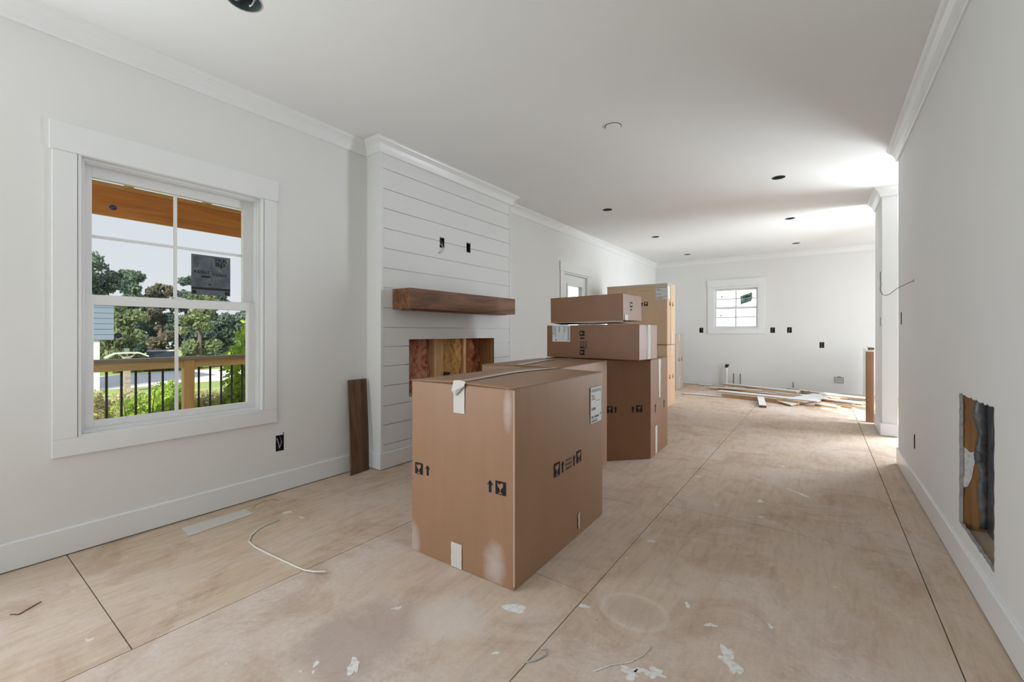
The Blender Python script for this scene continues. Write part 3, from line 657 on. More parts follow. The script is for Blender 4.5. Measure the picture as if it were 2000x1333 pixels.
def window_far():
    x0, x1, z0, z1 = W2
    r = empty('window_2', ((x0+x1)/2, YF, z0)); r['kind'] = 'structure'; f_ = YF-.018
    winpart(r, 'casing', 'trim', (-2.010, f_, 1.115, x0, YF, 2.125)); winpart(r, 'casing', 'trim', (x1, f_, 1.115, -.930, YF, 2.125)); winpart(r, 'casing', 'trim', (x0, f_, 1.115, x1, YF, z0))
    winpart(r, 'head_casing', 'trim', (-2.020, f_-.004, 2.126, -.920, YF, 2.275))
    winpart(r, 'casing', 'trim', (x0, f_, z1, x1, YF, 2.125))
    for bx in ((x0, f_+.004, z0, x0+.03, YF+.14, z1), (x1-.03, f_+.004, z0, x1, YF+.14, z1), (x0+.03, f_+.004, z0, x1-.03, YF+.14, z0+.03), (x0+.03, f_+.004, z1-.03, x1-.03, YF+.14, z1)): winpart(r, 'jamb', 'vinyl', bx)
    zm = (z0+z1)/2+.01; xm = (x0+x1)/2
    for nm, yy, za, zb in (('upper_sash', YF+.09, zm-.02, z1-.03), ('lower_sash', YF+.05, z0+.03, zm+.02)):
        a, c = x0+.03, x1-.03
        for bx in ((a, yy, za, a+.035, yy+.03, zb), (c-.035, yy, za, c, yy+.03, zb), (a+.035, yy, za, c-.035, yy+.03, za+.035), (a+.035, yy, zb-.035, c-.035, yy+.03, zb)): winpart(r, nm, 'vinyl', bx)
        winpart(r, 'pane', 'glass', (a+.035, yy+.013, za+.035, c-.035, yy+.017, zb-.035), 0)
        M.setdefault('muntg', mat('grey_muntin', (.35, .36, .38), .4))
        winpart(r, 'muntin', 'muntg', (xm-.008, yy+.008, za+.035, xm+.008, yy+.0125, zb-.035), 0); winpart(r, 'muntin', 'muntg', (a+.035, yy+.008, (za+zb)/2-.007, c-.035, yy+.0125, (za+zb)/2+.007), 0)
    winpart(r, 'sash_lock', 'vinyl', (xm-.03, YF+.04, zm+.02, xm+.03, YF+.07, zm+.035))
    M['teal'] = mat('teal_sticker', (.10, .22, .20), .4); n = N(M['teal']); n.color(n.ramp(n.noise(n.coord('World'), 16, 5), [(.4, (.05, .16, .14)), (.55, (.14, .27, .25)), (.66, (.45, .5, .35))]))
    y = YF+.0895
    pts = [(-1.385, 1.905), (-1.36, 1.92), (-1.17, 1.985), (-1.165, 1.86), (-1.19, 1.80), (-1.36, 1.745), (-1.375, 1.72), (-1.38, 1.76)]
    b = MB(); b.prism([(p[0], YF+.1010, p[1]) for p in pts], (0, -1, 0), .001); s = world_part(b, 'sticker', 'teal', r); tag(s, 'torn green manufacturer sticker on the upper glass')
    b = MB(); b.prism([(-1.35, YF+.0999, 1.88), (-1.35, YF+.0999, 1.865), (-1.2, YF+.0999, 1.90), (-1.2, YF+.0999, 1.93)], (0, -1, 0), .0004); q = b.build('printed_text', 'ink', s)
    for (x, z) in ((-1.745, 1.915), (-1.755, 1.505)):
        b = MB(); yy = YF+.1010 if z > 1.7 else YF+.0610; b.prism([(x+math.cos(a*math.pi/8)*.014, yy, z+math.sin(a*math.pi/8)*.014) for a in range(16)], (0, -1, 0), .001); world_part(b, 'round_sticker', 'navy', r)
window_far()

# back door on the left wall
def door_left():
    y0, y1, _, z1 = D1
    r = empty('door_1', (XL, 6.1, 0)); r['kind'] = 'structure'; c = XL+.018
    winpart(r, 'casing', 'trim', (XL, 5.598, 0, c, 5.700, 2.06)); winpart(r, 'casing', 'trim', (XL, 6.51, 0, c, 6.625, 2.06)); winpart(r, 'head_casing', 'trim', (XL, 5.585, 2.0605, c+.004, 6.64, 2.205))
    for bx in ((XL-.15, y0, 0, c-.004, y0+.018, z1), (XL-.15, y1-.018, 0, c-.004, y1, z1), (XL-.15, y0+.018, z1-.016, c-.004, y1-.018, z1)): winpart(r, 'jamb', 'trim', bx)
    a, b_ = y0+.022, y1-.022; zt = z1-.022; x0, x1 = XL-.06, XL-.016
    g0, g1, h0, h1 = a+.115, b_-.115, 1.0, 1.90
    for bx in ((x0, a, .01, x1, g0, zt), (x0, g1, .01, x1, b_, zt), (x0, g0, .01, x1, g1, h0), (x0, g0, h1, x1, g1, zt)): winpart(r, 'door_leaf', 'trim', bx, .001)
    for bx in ((x0-.01, g0, h0, x1+.012, g0+.03, h1), (x0-.01, g1-.03, h0, x1+.012, g1, h1), (x0-.01, g0+.03, h0, x1+.012, g1-.03, h0+.03), (x0-.01, g0+.03, h1-.03, x1+.012, g1-.03, h1)): winpart(r, 'glazing_frame', 'vinyl', bx, .004)
    winpart(r, 'pane', 'glass', (XL-.04, g0+.03, h0+.03, XL-.035, g1-.03, h1-.03), 0)
    for z in (1.80, 1.05, .25): winpart(r, 'hinge', 'blackc', (XL-.020, a-.010, z-.05, XL-.008, a+.002, z+.05), 0)
    b = MB(); b.tube([(x1, b_-.06, .95), (x1+.05, b_-.06, .95), (x1+.055, b_-.06, .95)], .02, 14); world_part(b, 'door_handle', 'galv', r, bevel=.002)
door_left()

# ------------------------------------------------------------------ cartons
def fragile(Fm, parent, u, v, s, card='cardd', rot=0, kind='fragile'):
    """flat black print, Fm: face frame, u,v lower-left corner, s height"""
    A = Fm @ Matrix.Translation((u, v, 0)) @ Matrix.Rotation(rot, 4, 'Z')
    def P(x, y, z=0): return tuple(A @ Vector((x, y, z)))
    nrm = (A.to_3x3() @ Vector((0, 0, 1)))
    if kind == 'arrow':
        w = s*.62
        b = MB(); b.prism([P(w*.3, 0), P(w*.7, 0), P(w*.7, s*.66), P(w, s*.62), P(w*.5, s), P(0, s*.62), P(w*.3, s*.66)], nrm, .0007)
        return b.build('arrow_symbol', 'ink', parent)
    w = s*.92
    b = MB(); b.prism([P(0, 0), P(w, 0), P(w, s), P(0, s)], nrm, .0007)
    o = b.build('fragile_symbol', 'ink', parent)
    g = MB(); c = w*.5
    g.prism([P(c-.30*w, .87*s, .0007), P(c-.27*w, .62*s, .0007), P(c-.13*w, .48*s, .0007), P(c-.045*w, .42*s, .0007), P(c-.035*w, .17*s, .0007), P(c-.2*w, .11*s, .0007), P(c-.2*w, .07*s, .0007),
             P(c+.2*w, .07*s, .0007), P(c+.2*w, .11*s, .0007), P(c+.035*w, .17*s, .0007), P(c+.045*w, .42*s, .0007), P(c+.13*w, .48*s, .0007), P(c+.27*w, .62*s, .0007), P(c+.28*w, .87*s, .0007),
             P(c+.02*w, .87*s, .0007), P(c-.04*w, .79*s, .0007), P(c-.12*w, .80*s, .0007), P(c-.16*w, .72*s, .0007), P(c-.2*w, .8*s, .0007)], nrm, .0004)
    q = g.build('glass_pictogram', card, parent); q.parent = o; return o
def shipping_label(Fm, parent, u0, v0, u1, v1, seed=1, rot=False):
    r_ = random.Random(seed); b = MB(); b.obox(Fm, u0, v0, .0003, u1, v1, .0012); l = b.build('shipping_label', 'paper', parent)
    tx = MB(); w, h = u1-u0, v1-v0
    def bar(a, c, d, e_):
        if rot: tx.obox(Fm, u0+w*c, v0+h*(1-d), .0012, u0+w*e_, v0+h*(1-a), .0016)
        else: tx.obox(Fm, u0+w*a, v0+h*c, .0012, u0+w*d, v0+h*e_, .0016)
    for k in range(3): bar(.06, .93-.03*k, .94, .945-.03*k)
    for k, (a, d) in enumerate(((.08, .30), (.12, .42), (.08, .5))):
        n_ = 5+k
        for j in range(n_):
            if r_.random() < .85: bar(a+(d-a)*j/n_, .76-.055*k, a+(d-a)*(j+.7)/n_, .79-.055*k)
    for j in range(9): bar(.5+.045*j, .60, .5+.045*j+.03, .615)
    for j in range(14): bar(.08+.026*j, .355, .08+.026*j+.008+.010*r_.random(), .43)
    for j in range(44):
        if r_.random() < .8: bar(.07+.0155*j, .14, .07+.0155*j+.006+.005*r_.random(), .20)
    for k in range(2): bar(.07, .11-.02*k, .6, .118-.02*k)
    for j in range(34): bar(.07+.0155*j, .035, .07+.0155*j+.009, .065)
    bar(.86, .18, .95, .24); bar(.9, .86, .97, .88)
    t_ = tx.build('printed_text', 'inkg', parent); t_.parent = l; return l
FR, RT = 'F', 'R'
def carton(label, origin, yaw, w, d, h, card='card', poly=None, flaps=True, bulge=.008, seam='Y', tape=True, group='cardboard cartons', top_over=.004, mat_body=None):
    root = empty('cardboard_box', origin, yaw, label=label, cat='cardboard box', group=group)
    # body: gridded so the faces can bow a little
    if poly is None:
        nx, ny, nz = 10, 12, 12
        bm = bmesh.new(); bmesh.ops.create_cube(bm, size=1)
        bmesh.ops.subdivide_edges(bm, edges=bm.edges[:], cuts=9, use_grid_fill=True)
        for v in bm.verts:
            x, y, z = v.co.x+.5, v.co.y+.5, v.co.z+.5
            bx, by, bz = math.sin(math.pi*x), math.sin(math.pi*y), math.sin(math.pi*z)
            ox = (0 if .001 < x < .999 else (1 if x > .5 else -1))*bulge*.55*by*bz
            oy = (0 if .001 < y < .999 else (1 if y > .5 else -1))*bulge*.55*bx*bz
            v.co = (x*w+ox, y*d+oy, z*(h-.006))
        me = bpy.data.meshes.new('carton_body'); bm.to_mesh(me); bm.free()
        me.materials.append(M[mat_body or card]); o = bpy.data.objects.new('carton_body', me); COL.objects.link(o); o.parent = root
        bv = o.modifiers.new('bevel', 'BEVEL'); bv.width = .005; bv.segments = 2; bv.limit_method = 'ANGLE'; bv.angle_limit = R(60)
        if flaps:
            for s in (0, 1):
                vs, fs = [], []; nu, nv = 8, 14
                for j in range(nv+1):
                    for i in range(nu+1):
                        a, c = i/nu, j/nv
                        if seam == 'Y': x = (a*.5 if s == 0 else 1-a*.5); y = c; inn = a; oth = c
                        else: y = (a*.5 if s == 0 else 1-a*.5); x = c; inn = a; oth = c
                        z = h-.004+bulge*1.5*(inn**1.4)*(.35+.65*math.sin(math.pi*oth))-.003*(1-inn)
                        gap = .0022 if i == nu else 0
                        xx, yy = x*w, y*d
                        if seam == 'Y': xx += (-gap if s == 0 else gap); yy += (top_over*(2*c-1)); xx += (-.001 if s == 0 else .001)*(1-inn)
                        else: yy += (-gap if s == 0 else gap); xx += (top_over*(2*c-1))
                        vs.append((xx, yy, z))
                for j in range(nv):
                    for i in range(nu): fs.append((j*(nu+1)+i, j*(nu+1)+i+1, (j+1)*(nu+1)+i+1, (j+1)*(nu+1)+i))
                b = MB(); b.add(vs, fs); o = b.build('flap', card, root, smooth=True)
                sd = o.modifiers.new('s', 'SOLIDIFY'); sd.thickness = .004; sd.offset = 1 if o.data.polygons[0].normal.z < 0 else -1
            if tape:
                vs, fs = [], []; nv = 20; hw = .026
                for j in range(nv+1):
                    c = j/nv; z = h-.0015+bulge*1.5*(.35+.65*math.sin(math.pi*c))
                    cxx = (w/2+.004*math.sin(c*9)) if seam == 'Y' else (d/2+.004*math.sin(c*9))
                    for q in (-hw, -.0015, .0015, hw):
                        zz = z-(bulge*.10 if abs(q) > .01 else .001)+.0006
                        vs.append((cxx+q, c*(d+.006)-.003, zz) if seam == 'Y' else (c*(w+.006)-.003, cxx+q, zz))
                for j in range(nv):
                    for i in (0, 2): fs.append((j*4+i, j*4+i+1, j*4+5+i, j*4+4+i))
                b = MB(); b.add(vs, fs); b.build('tape_strip', 'tape', root, smooth=True)
    else:
        b = MB(); b.prism([(x, y, 0) for x, y in poly], (0, 0, 1), h-.006); b.build('carton_body', card, root, .004)
        b = MB()
        cx_, cy_ = sum(p[0] for p in poly)/len(poly), sum(p[1] for p in poly)/len(poly)
        b.prism([(cx_+(x-cx_)*1.008, cy_+(y-cy_)*1.008, h-.005) for x, y in poly], (0, 0, 1), .005); b.build('flap', card, root, .001)
    return root
def FF(root_w, root_d, side, off=.004):
    return {'F': frame((0, -off, 0), (1, 0, 0), (0, 0, 1)), 'R': frame((root_w+off, 0, 0), (0, 1, 0), (0, 0, 1)), 'T': frame((0, 0, off), (1, 0, 0), (0, 1, 0))}[side]
def tapepiece(Fm, parent, u0, v0, u1, v1, m='tapew', taper=0, wob=.0):
    b = MB(); n_ = 8; pts = []
    for j in range(n_+1):
        t_ = j/n_; y = v0+(v1-v0)*t_; sh = taper*(1-t_)
        pts.append([(u0+sh*.5+wob*math.sin(j*1.7), y), (u1-sh*.5+wob*math.sin(j*1.7+1), y)])
    vs = [tuple(Fm @ Vector((q[0], q[1], z))) for z in (.0004, .001) for p in pts for q in p]; k = len(pts)*2
    fs = []
    for j in range(n_): fs += [(2*j, 2*j+1, 2*j+3, 2*j+2), (k+2*j, k+2*j+1, k+2*j+3, k+2*j+2), (2*j, 2*j+2, k+2*j+2, k+2*j), (2*j+1, 2*j+3, k+2*j+3, k+2*j+1)]
    b.add(vs, fs); return b.build('tape_piece', m, parent)

# box 1, nearest
w, d, h = .652, .981, .900
c1 = carton('large brown cardboard box nearest the camera, white label on its right side', (-1.745, 1.545, 0), R(-.1), w, d, h, 'card1', bulge=.010, top_over=.006)
c1.rotation_euler = (0, 0, R(1.0)); c1.location = (-1.746, 1.530, 0)
F_ = FF(w, d, 'F', .007); Rr = FF(w, d, 'R', .0065)
Fa = FF(w, d, 'F', .0045); Ra = FF(w, d, 'R', .0060)
tapepiece(Fa, c1, .298, .752, .368, .893, 'tapew', 0, .0006); tapepiece(Fa, c1, .282, .004, .350, .122, 'tapew', 0, .001)
b = MB(); b.box(.003, -.0022, .8865, w-.003, .002, .8925); b.build('flap_gap_shade', 'gapshade', c1)  # thin dark strip drawn in place of the shaded gap under the flaps
b = MB(); b.box(w-.004, -.0022, .02, w+.0022, .004, .884); b.build('worn_highlight_edge', M['hiedge'], c1, .001)  # pale strip paints the whitish highlight on the crushed corner edge
b = MB(); b.add([(.292, -.010, .870), (.300, -.022, .862), (.335, -.028, .868), (.372, -.016, .884), (.378, -.008, .905), (.340, -.008, .912), (.300, -.006, .908), (.318, -.016, .835)],
    [(0, 1, 7), (1, 2, 7), (0, 1, 6), (1, 2, 5), (1, 5, 6), (2, 3, 4), (2, 4, 5), (2, 3, 7)]); b.build('crumpled_tape', 'tapew', c1)
fragile(Fa, c1, .030, .408, .058, 'card1'); fragile(Fa, c1, .104, .412, .052, kind='arrow')
fragile(Fa, c1, .504, .412, .055, kind='arrow'); fragile(Fa, c1, .552, .412, .060, 'card1')
fragile(Ra, c1, .345, .405, .070, 'card1'); fragile(Ra, c1, .420, .408, .062, kind='arrow')
fragile(Ra, c1, .552, .410, .060, kind='arrow'); fragile(Ra, c1, .600, .414, .066, 'card1')
M['inkb'] = mat('faded_brown_print', (.10, .05, .03), .8)
for k, tx in enumerate(('FRONT', 'DEVANT', 'FRENTE')): text_mesh('printed_text', tx, .0215, 'inkb', Ra @ Matrix.Translation((.508, .453-.022*k, 0)), c1, .0003, 'CENTER', .0003, .95)
shipping_label(Ra, c1, .787, .600, .944, .812, 3)
tapepiece(Ra, c1, .62, .04, .645, .13, 'tape', .01, .004)

# box 2, right behind it
w2, d2 = .660, .93
c2 = carton('large brown cardboard box directly behind the nearest one, mostly hidden', (-2.093, 2.522, 0), R(4.0), w2, d2, .905, 'card', bulge=.010, seam='Y', top_over=.006)
# box 3, pentagon for a corner cabinet
P3 = [(-2.15, 3.56), (-1.565, 3.555), (-1.245, 3.880), (-1.265, 4.470), (-2.15, 4.470)]
o3 = (-1.75, 3.95)
c3 = carton('dark brown five-sided cardboard box under the two stacked cartons', (o3[0], o3[1], 0), 0, 0, 0, .897, 'cardd', poly=[(x-o3[0], y-o3[1]) for x, y in P3])
dg = Vector((P3[2][0]-P3[1][0], P3[2][1]-P3[1][1], 0)); L = dg.length; dg.normalize()
Fd = frame((P3[1][0]-o3[0]+dg.y*.0012, P3[1][1]-o3[1]-dg.x*.0012, 0), dg, (0, 0, 1))
fragile(Fd, c3, .035, .425, .062, 'cardd'); fragile(Fd, c3, .102, .428, .056, kind='arrow')
fragile(Fd, c3, .265, .425, .056, kind='arrow'); fragile(Fd, c3, .315, .425, .062, 'cardd')
e3 = Vector((P3[3][0]-P3[2][0], P3[3][1]-P3[2][1], 0)); e3.normalize()
Fe = frame((P3[2][0]-o3[0]+e3.y*.0012, P3[2][1]-o3[1]-e3.x*.0012, 0), e3, (0, 0, 1))
tapepiece(Fe, c3, .25, .52, .33, .885, 'tapew', .03, .003); tapepiece(Fe, c3, .14, .01, .21, .27, 'tapew', .01, .002)
fragile(Fe, c3, .12, .40, .08, 'cardd', kind='arrow'); fragile(Fe, c3, .43, .40, .08, 'cardd', kind='arrow')
# box 4 on top
w4, d4 = .945, .40
c4 = carton('wide brown cardboard box lying in the stack, white label at its left', (-2.185, 3.632, .903), R(-4.0), w4, d4, .312, 'cardd', bulge=.004, seam='X', tape=False, flaps=False)
F4 = FF(w4, d4, 'F', .0028); R4 = FF(w4, d4, 'R', .003)
shipping_label(F4, c4, .068, .150, .268, .306, 9, rot=True)
for k, vz in enumerate((.206, .030)):
    fragile(F4, c4, .372+.052, vz, .052, 'cardd', R(90)); fragile(F4, c4, .372+.050, vz+(-.036 if k == 0 else .056), .046, kind='arrow', rot=R(90))
for k, tx in enumerate(('FRONT', 'DEVANT', 'FRENTE')): text_mesh('printed_text', tx, .024, 'ink', F4 @ Matrix.Translation((.394+.026*k, .122, 0)) @ Matrix.Rotation(R(90), 4, 'Z'), c4, .0003, 'CENTER', .0003, .85)
b = MB(); b.obox(R4, d4/2-.03, .004, 0, d4/2-.004, .305, .0008); b.obox(R4, d4/2+.004, .004, 0, d4/2+.03, .305, .0008); b.build('tape_strip', 'tapew', c4)
b = MB(); b.obox(R4, d4/2-.0025, .004, 0, d4/2+.0025, .305, .0009); b.build('side_seam', 'inkg', c4)
# box 5 on top
w5, d5 = .742, .42
c5 = carton('brown cardboard box on top of the stack, tilted, with sagging bottom flap', (-2.125, 3.602, 1.238), R(-2.6), w5, d5, .240, 'cardd', bulge=.003, flaps=False)
c5.rotation_euler = (0, R(-.6), R(-2.6))
R5 = FF(w5, d5, 'R', .0025)
fragile(R5, c5, .20, .120, .050, 'cardg', R(90)); fragile(R5, c5, .19, .085, .04, kind='arrow', rot=R(90))
tapepiece(R5, c5, .03, .002, .10, .05, 'tapew')
b = MB(); vs = []; nx_ = 16
for i in range(nx_+1):
    t_ = i/nx_; vs += [(w5*t_, .002, .001), (w5*t_, -.006, -.004-.018*t_+.006*math.sin(t_*9)*t_), (w5*t_, .20, -.0195-.003*t_)]
b.add(vs, [(3*i, 3*i+1, 3*i+4, 3*i+3) for i in range(nx_)]+[(3*i+1, 3*i+2, 3*i+5, 3*i+4) for i in range(nx_)])
o = b.build('bottom_flap', 'cardg', c5); sd = o.modifiers.new('s', 'SOLIDIFY'); sd.thickness = .003
# tall pair 6, 7
wt, dt = .97, .43
c6 = carton('tan cardboard box at the bottom of the tall stack in the back', (-2.873, 6.712, 0), 0, wt, dt, .952, 'cardl', bulge=.004, flaps=False)
c7 = carton('tan cardboard box on top of the tall stack, white label round its corner', (-2.874, 6.708, .955), 0, wt+.004, dt, .942, 'cardl', bulge=.004, flaps=False)
F7, R7 = FF(wt+.004, dt, 'F', .0028), FF(wt+.004, dt, 'R', .0028); F6, R6 = FF(wt, dt, 'F', .0028), FF(wt, dt, 'R', .0028)
shipping_label(F7, c7, .80, .70, .974, .90, 21); b = MB(); b.obox(R7, .0, .70, .0003, .13, .90, .0012); b.build('label_fold', 'paper', c7)
fragile(F7, c7, .565, .60, .062, kind='arrow'); fragile(F7, c7, .615, .60, .066, 'cardl')
for k in (0, 1): fragile(R7, c7, .10+.16*k, .60, .06, 'cardl'); fragile(R6, c6, .10+.18*k, .42, .06, 'cardl')
tapepiece(R7, c7, .19, .01, .26, .20); tapepiece(R6, c6, .19, .80, .26, .945)
b = MB(); b.obox(F7, .52, .838, 0, .72, .840, .0006); b.build('crease', 'inkb', c7)
b = MB(); b.obox(F7, 0, .914, .0, .974, .941, .0008); b.obox(R7, 0, .914, 0, .43, .941, .0008); b.build('edge_tape', 'tape', c7)
b = MB(); b.obox(R7, .165, .004, 0, .172, .938, .0008); b.build('side_seam', 'inkb', c7)
# box 8
w8, d8 = .56, .56
c8 = carton('greyish cardboard box in the far kitchen corner behind the tall stack', (-2.885, 8.80, 0), R(1), w8, d8, 1.122, 'cardg', bulge=.003, flaps=False)
R8 = FF(w8, d8, 'R', .0025)
for k in (0, 1): fragile(R8, c8, .18+.22*k, .56, .07, 'cardg')
tapepiece(R8, c8, .24, .002, .30, .27); tapepiece(R8, c8, .20, .95, .30, 1.11, 'tapew', .05)
# narrow carton against the stub wall with pieces on top
c9 = carton('narrow brown carton standing on end beside the white stub wall', (.467, 7.062, 0), 0, .080, .06, .905, 'cardd', bulge=.002, flaps=False, group=None)
o = boxobj('white_panel', (.443, 7.10, 0), 'trim') if False else None
b = MB(); b.box(.615, 9.30, 0, .640, 9.95, .86); o = b.build('cabinet_panel', 'trim', None, .002); tag(o, 'white panel standing on edge far behind the narrow brown carton', 'panel')
for k, (z, a0, a1, t_, m_, lab) in enumerate(((.906, .455, .548, .012, 'tapew', 'thin pale board lying directly on the narrow carton'), (.9185, .488, .548, .030, 'walnutz', 'dark wood offcut on top of the narrow carton'), (.949, .476, .549, .014, 'tapew', 'pale board offcut topmost above the narrow carton'))):
    b = MB(); b.box(a0, 7.064+.003*k, z, a1, 7.118, z+t_); o = b.build('board_offcut', m_, None, .0015); tag(o, lab, 'board', 'offcuts on the narrow carton')

# ------------------------------------------------------------------ boards on the kitchen floor
def plank(x0, y0, x1, y1, wd, th, z, label, m='trim', z2=None, edge='rawpine', name='trim_board'):
    root = empty(name, ((x0+x1)/2, (y0+y1)/2, 0), label=label, cat='board', group='boards on the kitchen floor')
    d = Vector((x1-x0, y1-y0, 0)); L = d.length; dz = (z2-z) if z2 is not None else 0
    A = Matrix.Translation(((x0+x1)/2, (y0+y1)/2, 0)).inverted() @ Matrix.Translation((x0, y0, z)) @ Matrix.Rotation(math.atan2(d.y, d.x), 4, 'Z') @ Matrix.Rotation(-math.atan2(dz, L), 4, 'Y')
    b = MB(); b.obox(A, 0, -wd/2, .0, L, wd/2, th*.72); b.build('core', edge, root)
    b = MB(); b.obox(A, 0, -wd/2, th*.73, L, wd/2, th); b.build('painted_face', m, root)
    return root
plank(-2.47, 10.03, -1.90, 10.06, .10, .022, .0005, 'short white board against the wall next to the greyish box')
plank(-2.13, 9.90, -1.66, 9.94, .08, .022, .0005, 'short white strip left of the drain pipe')
plank(-1.60, 9.74, -.32, 9.22, .13, .040, .060, 'long bright white board resting across others right of the drain pipe')
plank(-1.80, 9.34, -.90, 9.34, .13, .026, .030, 'white board with dark shadow below, left end of the pile')
plank(-1.66, 9.50, -.02, 8.98, .13, .022, .006, 'long white board lying under the bright one')
plank(-1.49, 8.47, -.02, 8.10, .20, .020, .078, 'widest white board of the pile with a raised front edge')
b_ = plank(-1.42, 8.35, -.28, 8.06, .05, .060, .0005, 'raw brown lumber strip under the widest white board', m='rawpine')
plank(-2.10, 8.36, -.80, 8.33, .10, .014, .0005, 'thin dark-edged strip pointing at the tall cartons', edge='walnutz')
plank(-.845, 8.42, -.712, 7.50, .095, .042, .050, 'short block pointing to the camera, brown cut end', edge='walnutz', z2=.004)
plank(.06, 8.72, .42, 8.40, .08, .022, .040, 'pale wood-edged board at the right of the pile', m='mud')
plank(-.05, 8.22, .22, 8.09, .10, .034, .0005, 'short pale block in the sunlight', m='mud')
plank(.22, 8.35, .40, 8.20, .08, .022, .0005, 'small raw wood offcut beside the sunlit block', m='rawpine')
plank(-.34, 9.78, .62, 9.55, .10, .020, .024, 'grey-white strip along the far wall on the right')
plank(-.52, 9.93, -.20, 9.62, .09, .024, .044, 'short white piece near the grey pipe stub')
plank(-.62, 9.20, .26, 9.05, .14, .020, .030, 'white board behind the wood-edged panel')
plank(-.02, 9.27, .60, 9.14, .16, .022, .052, 'white board at the far right of the pile')
plank(-.23, 10.04, .28, 9.93, .08, .020, .0005, 'narrow white strip right under the vent cover')
plank(.00, 9.0, .57, 8.75, .26, .018, .010, 'broad grey panel lying under the right boards')
plank(-1.25, 9.95, -.45, 9.98, .12, .022, .0005, 'white board pressed against the wall by the copper pipes')
# wood-edged cabinet panel
pn = empty('shelf_panel', (-.25, 8.5, 0), label='white wood-edged shelf panel lying tilted in the sunlight', cat='panel', group='boards on the kitchen floor')
q = [(-.584, 8.123, .030), (-.37, 7.864, .012), (.127, 9.00, .040), (-.09, 9.26, .055)]
b = MB(); b.prism([(x+.25, y-8.5, z) for x, y, z in q], (0, 0, 1), .014); b.build('core', 'rawpine', pn)
b = MB(); b.prism([(x+.25, y-8.5, z+.0142) for x, y, z in q], (0, 0, 1), .003); b.build('painted_face', 'trim', pn)

# ------------------------------------------------------------------ scraps on the near floor
b = MB(); b.prism([(-3.02, .91, .001), (-2.866, .897, .001), (-2.89, 1.246, .001), (-3.011, 1.245, .001)], (0, 0, 1), .003)
o = b.build('drywall_scrap', 'scrapm', None); tag(o, 'flat pale scrap strip lying by the baseboard under the window', 'scrap')
cw = [(-2.667, 1.297, .004), (-2.665, 1.23, .004), (-2.641, 1.166, .004), (-2.59, 1.105, .004), (-2.523, 1.064, .004), (-2.43, 1.056, .004), (-2.322, 1.062, .004), (-2.19, 1.073, .004), (-2.06, 1.084, .004), (-2.0, 1.09, .006), (-1.94, 1.104, .012), (-1.885, 1.131, .018)]
b = MB(); b.tube(cw, .0034, 8); o = b.build('wire_offcut', 'wire_w', None, smooth=True); tag(o, 'curved piece of white electrical cable lying on the floor', 'cable')
b = MB(); b.tube([(-2.986, 1.284, .002), (-3.02, 1.31, .002), (-3.044, 1.344, .002), (-3.05, 1.385, .002), (-3.039, 1.423, .002), (-3.01, 1.44, .002), (-2.978, 1.445, .002)], .0018, 6)
o = b.build('thin_wire_scrap', 'rawpine', None, smooth=True); tag(o, 'thin tan curl of wire by the baseboard near the scrap strip', 'wire')
b = MB(); b.tube([(-2.656, .229, .003), (-2.627, .249, .003), (-2.676, .316, .003)], .002, 6); o = b.build('splinter', 'walnutz', None); tag(o, 'small bent brown splinter on the floor at the lower left corner', 'splinter')
# string near the middle seam
b = MB(); b.tube([(-.62, 1.33, .002), (-.585, 1.39, .002), (-.535, 1.44, .002), (-.508, 1.50, .002), (-.497, 1.56, .002)], .0016, 6)
o = b.build('string_scrap', 'mud', None, smooth=True); tag(o, 'thin white string curving on the floor right of the nearest box', 'string')
b = MB(); b.tube([(-.828, 1.23, .002), (-.80, 1.262, .003), (-.787, 1.30, .004), (-.80, 1.325, .005), (-.815, 1.315, .004)], .0026, 6); o = b.build('paper_shred', 'gypsum', None, smooth=True); tag(o, 'small frayed shred sticking out of the floor joint in front', 'debris')
def splash(cx, cy, rx, ry, rot, seed, k=26, rough=.22):
    r_ = random.Random(seed); pts = []
    ph = [r_.uniform(0, 6.28) for _ in range(5)]
    for i in range(k):
        a = 2*math.pi*i/k; q = 1+rough*(math.sin(2*a+ph[0])*.6+math.sin(3*a+ph[1])*.5+math.sin(5*a+ph[2])*.5+math.sin(9*a+ph[3])*.3)
        x, y = rx*q*math.cos(a), ry*q*math.sin(a); pts.append((cx+x*math.cos(rot)-y*math.sin(rot), cy+x*math.sin(rot)+y*math.cos(rot), .0003))
    b = MB(); b.prism(pts, (0, 0, 1), .0009); return b.build('plaster_splash', 'mud', fl)
for i, a in enumerate([(-1.027, 1.449, .045, .030, .6, .2), (-1.295, .876, .034, .020, 2.5, .3), (-1.409, .808, .015, .008, 2.4, .2), (-1.382, .783, .008, .005, 2.4, .2), (-.495, 1.43, .018, .012, 1, .4), (-.258, 1.657, .052, .03, 2.1, .5),
                       (-.449, 1.448, .03, .02, .3, .5), (-.801, 1.628, .018, .013, .5, .3), (-.452, 1.887, .022, .008, 2.2, .3), (-.348, 1.811, .02, .010, .3, .4), (-.331, 3.334, .03, .018, 2, .5), (-.938, 1.207, .012, .007, .8, .3), (-.158, 1.937, .016, .007, 1.9, .3),
                       (-.52, 1.40, .03, .022, .2, .5), (-.128, 3.66, .11, .012, 2.35, .4), (-.30, 3.05, .02, .01, .3, .4), (-1.42, .76, .007, .005, 0, .3), (-.75, 2.35, .02, .012, .3, .4)]):
    splash(*a[:5], 40+i, rough=a[5])

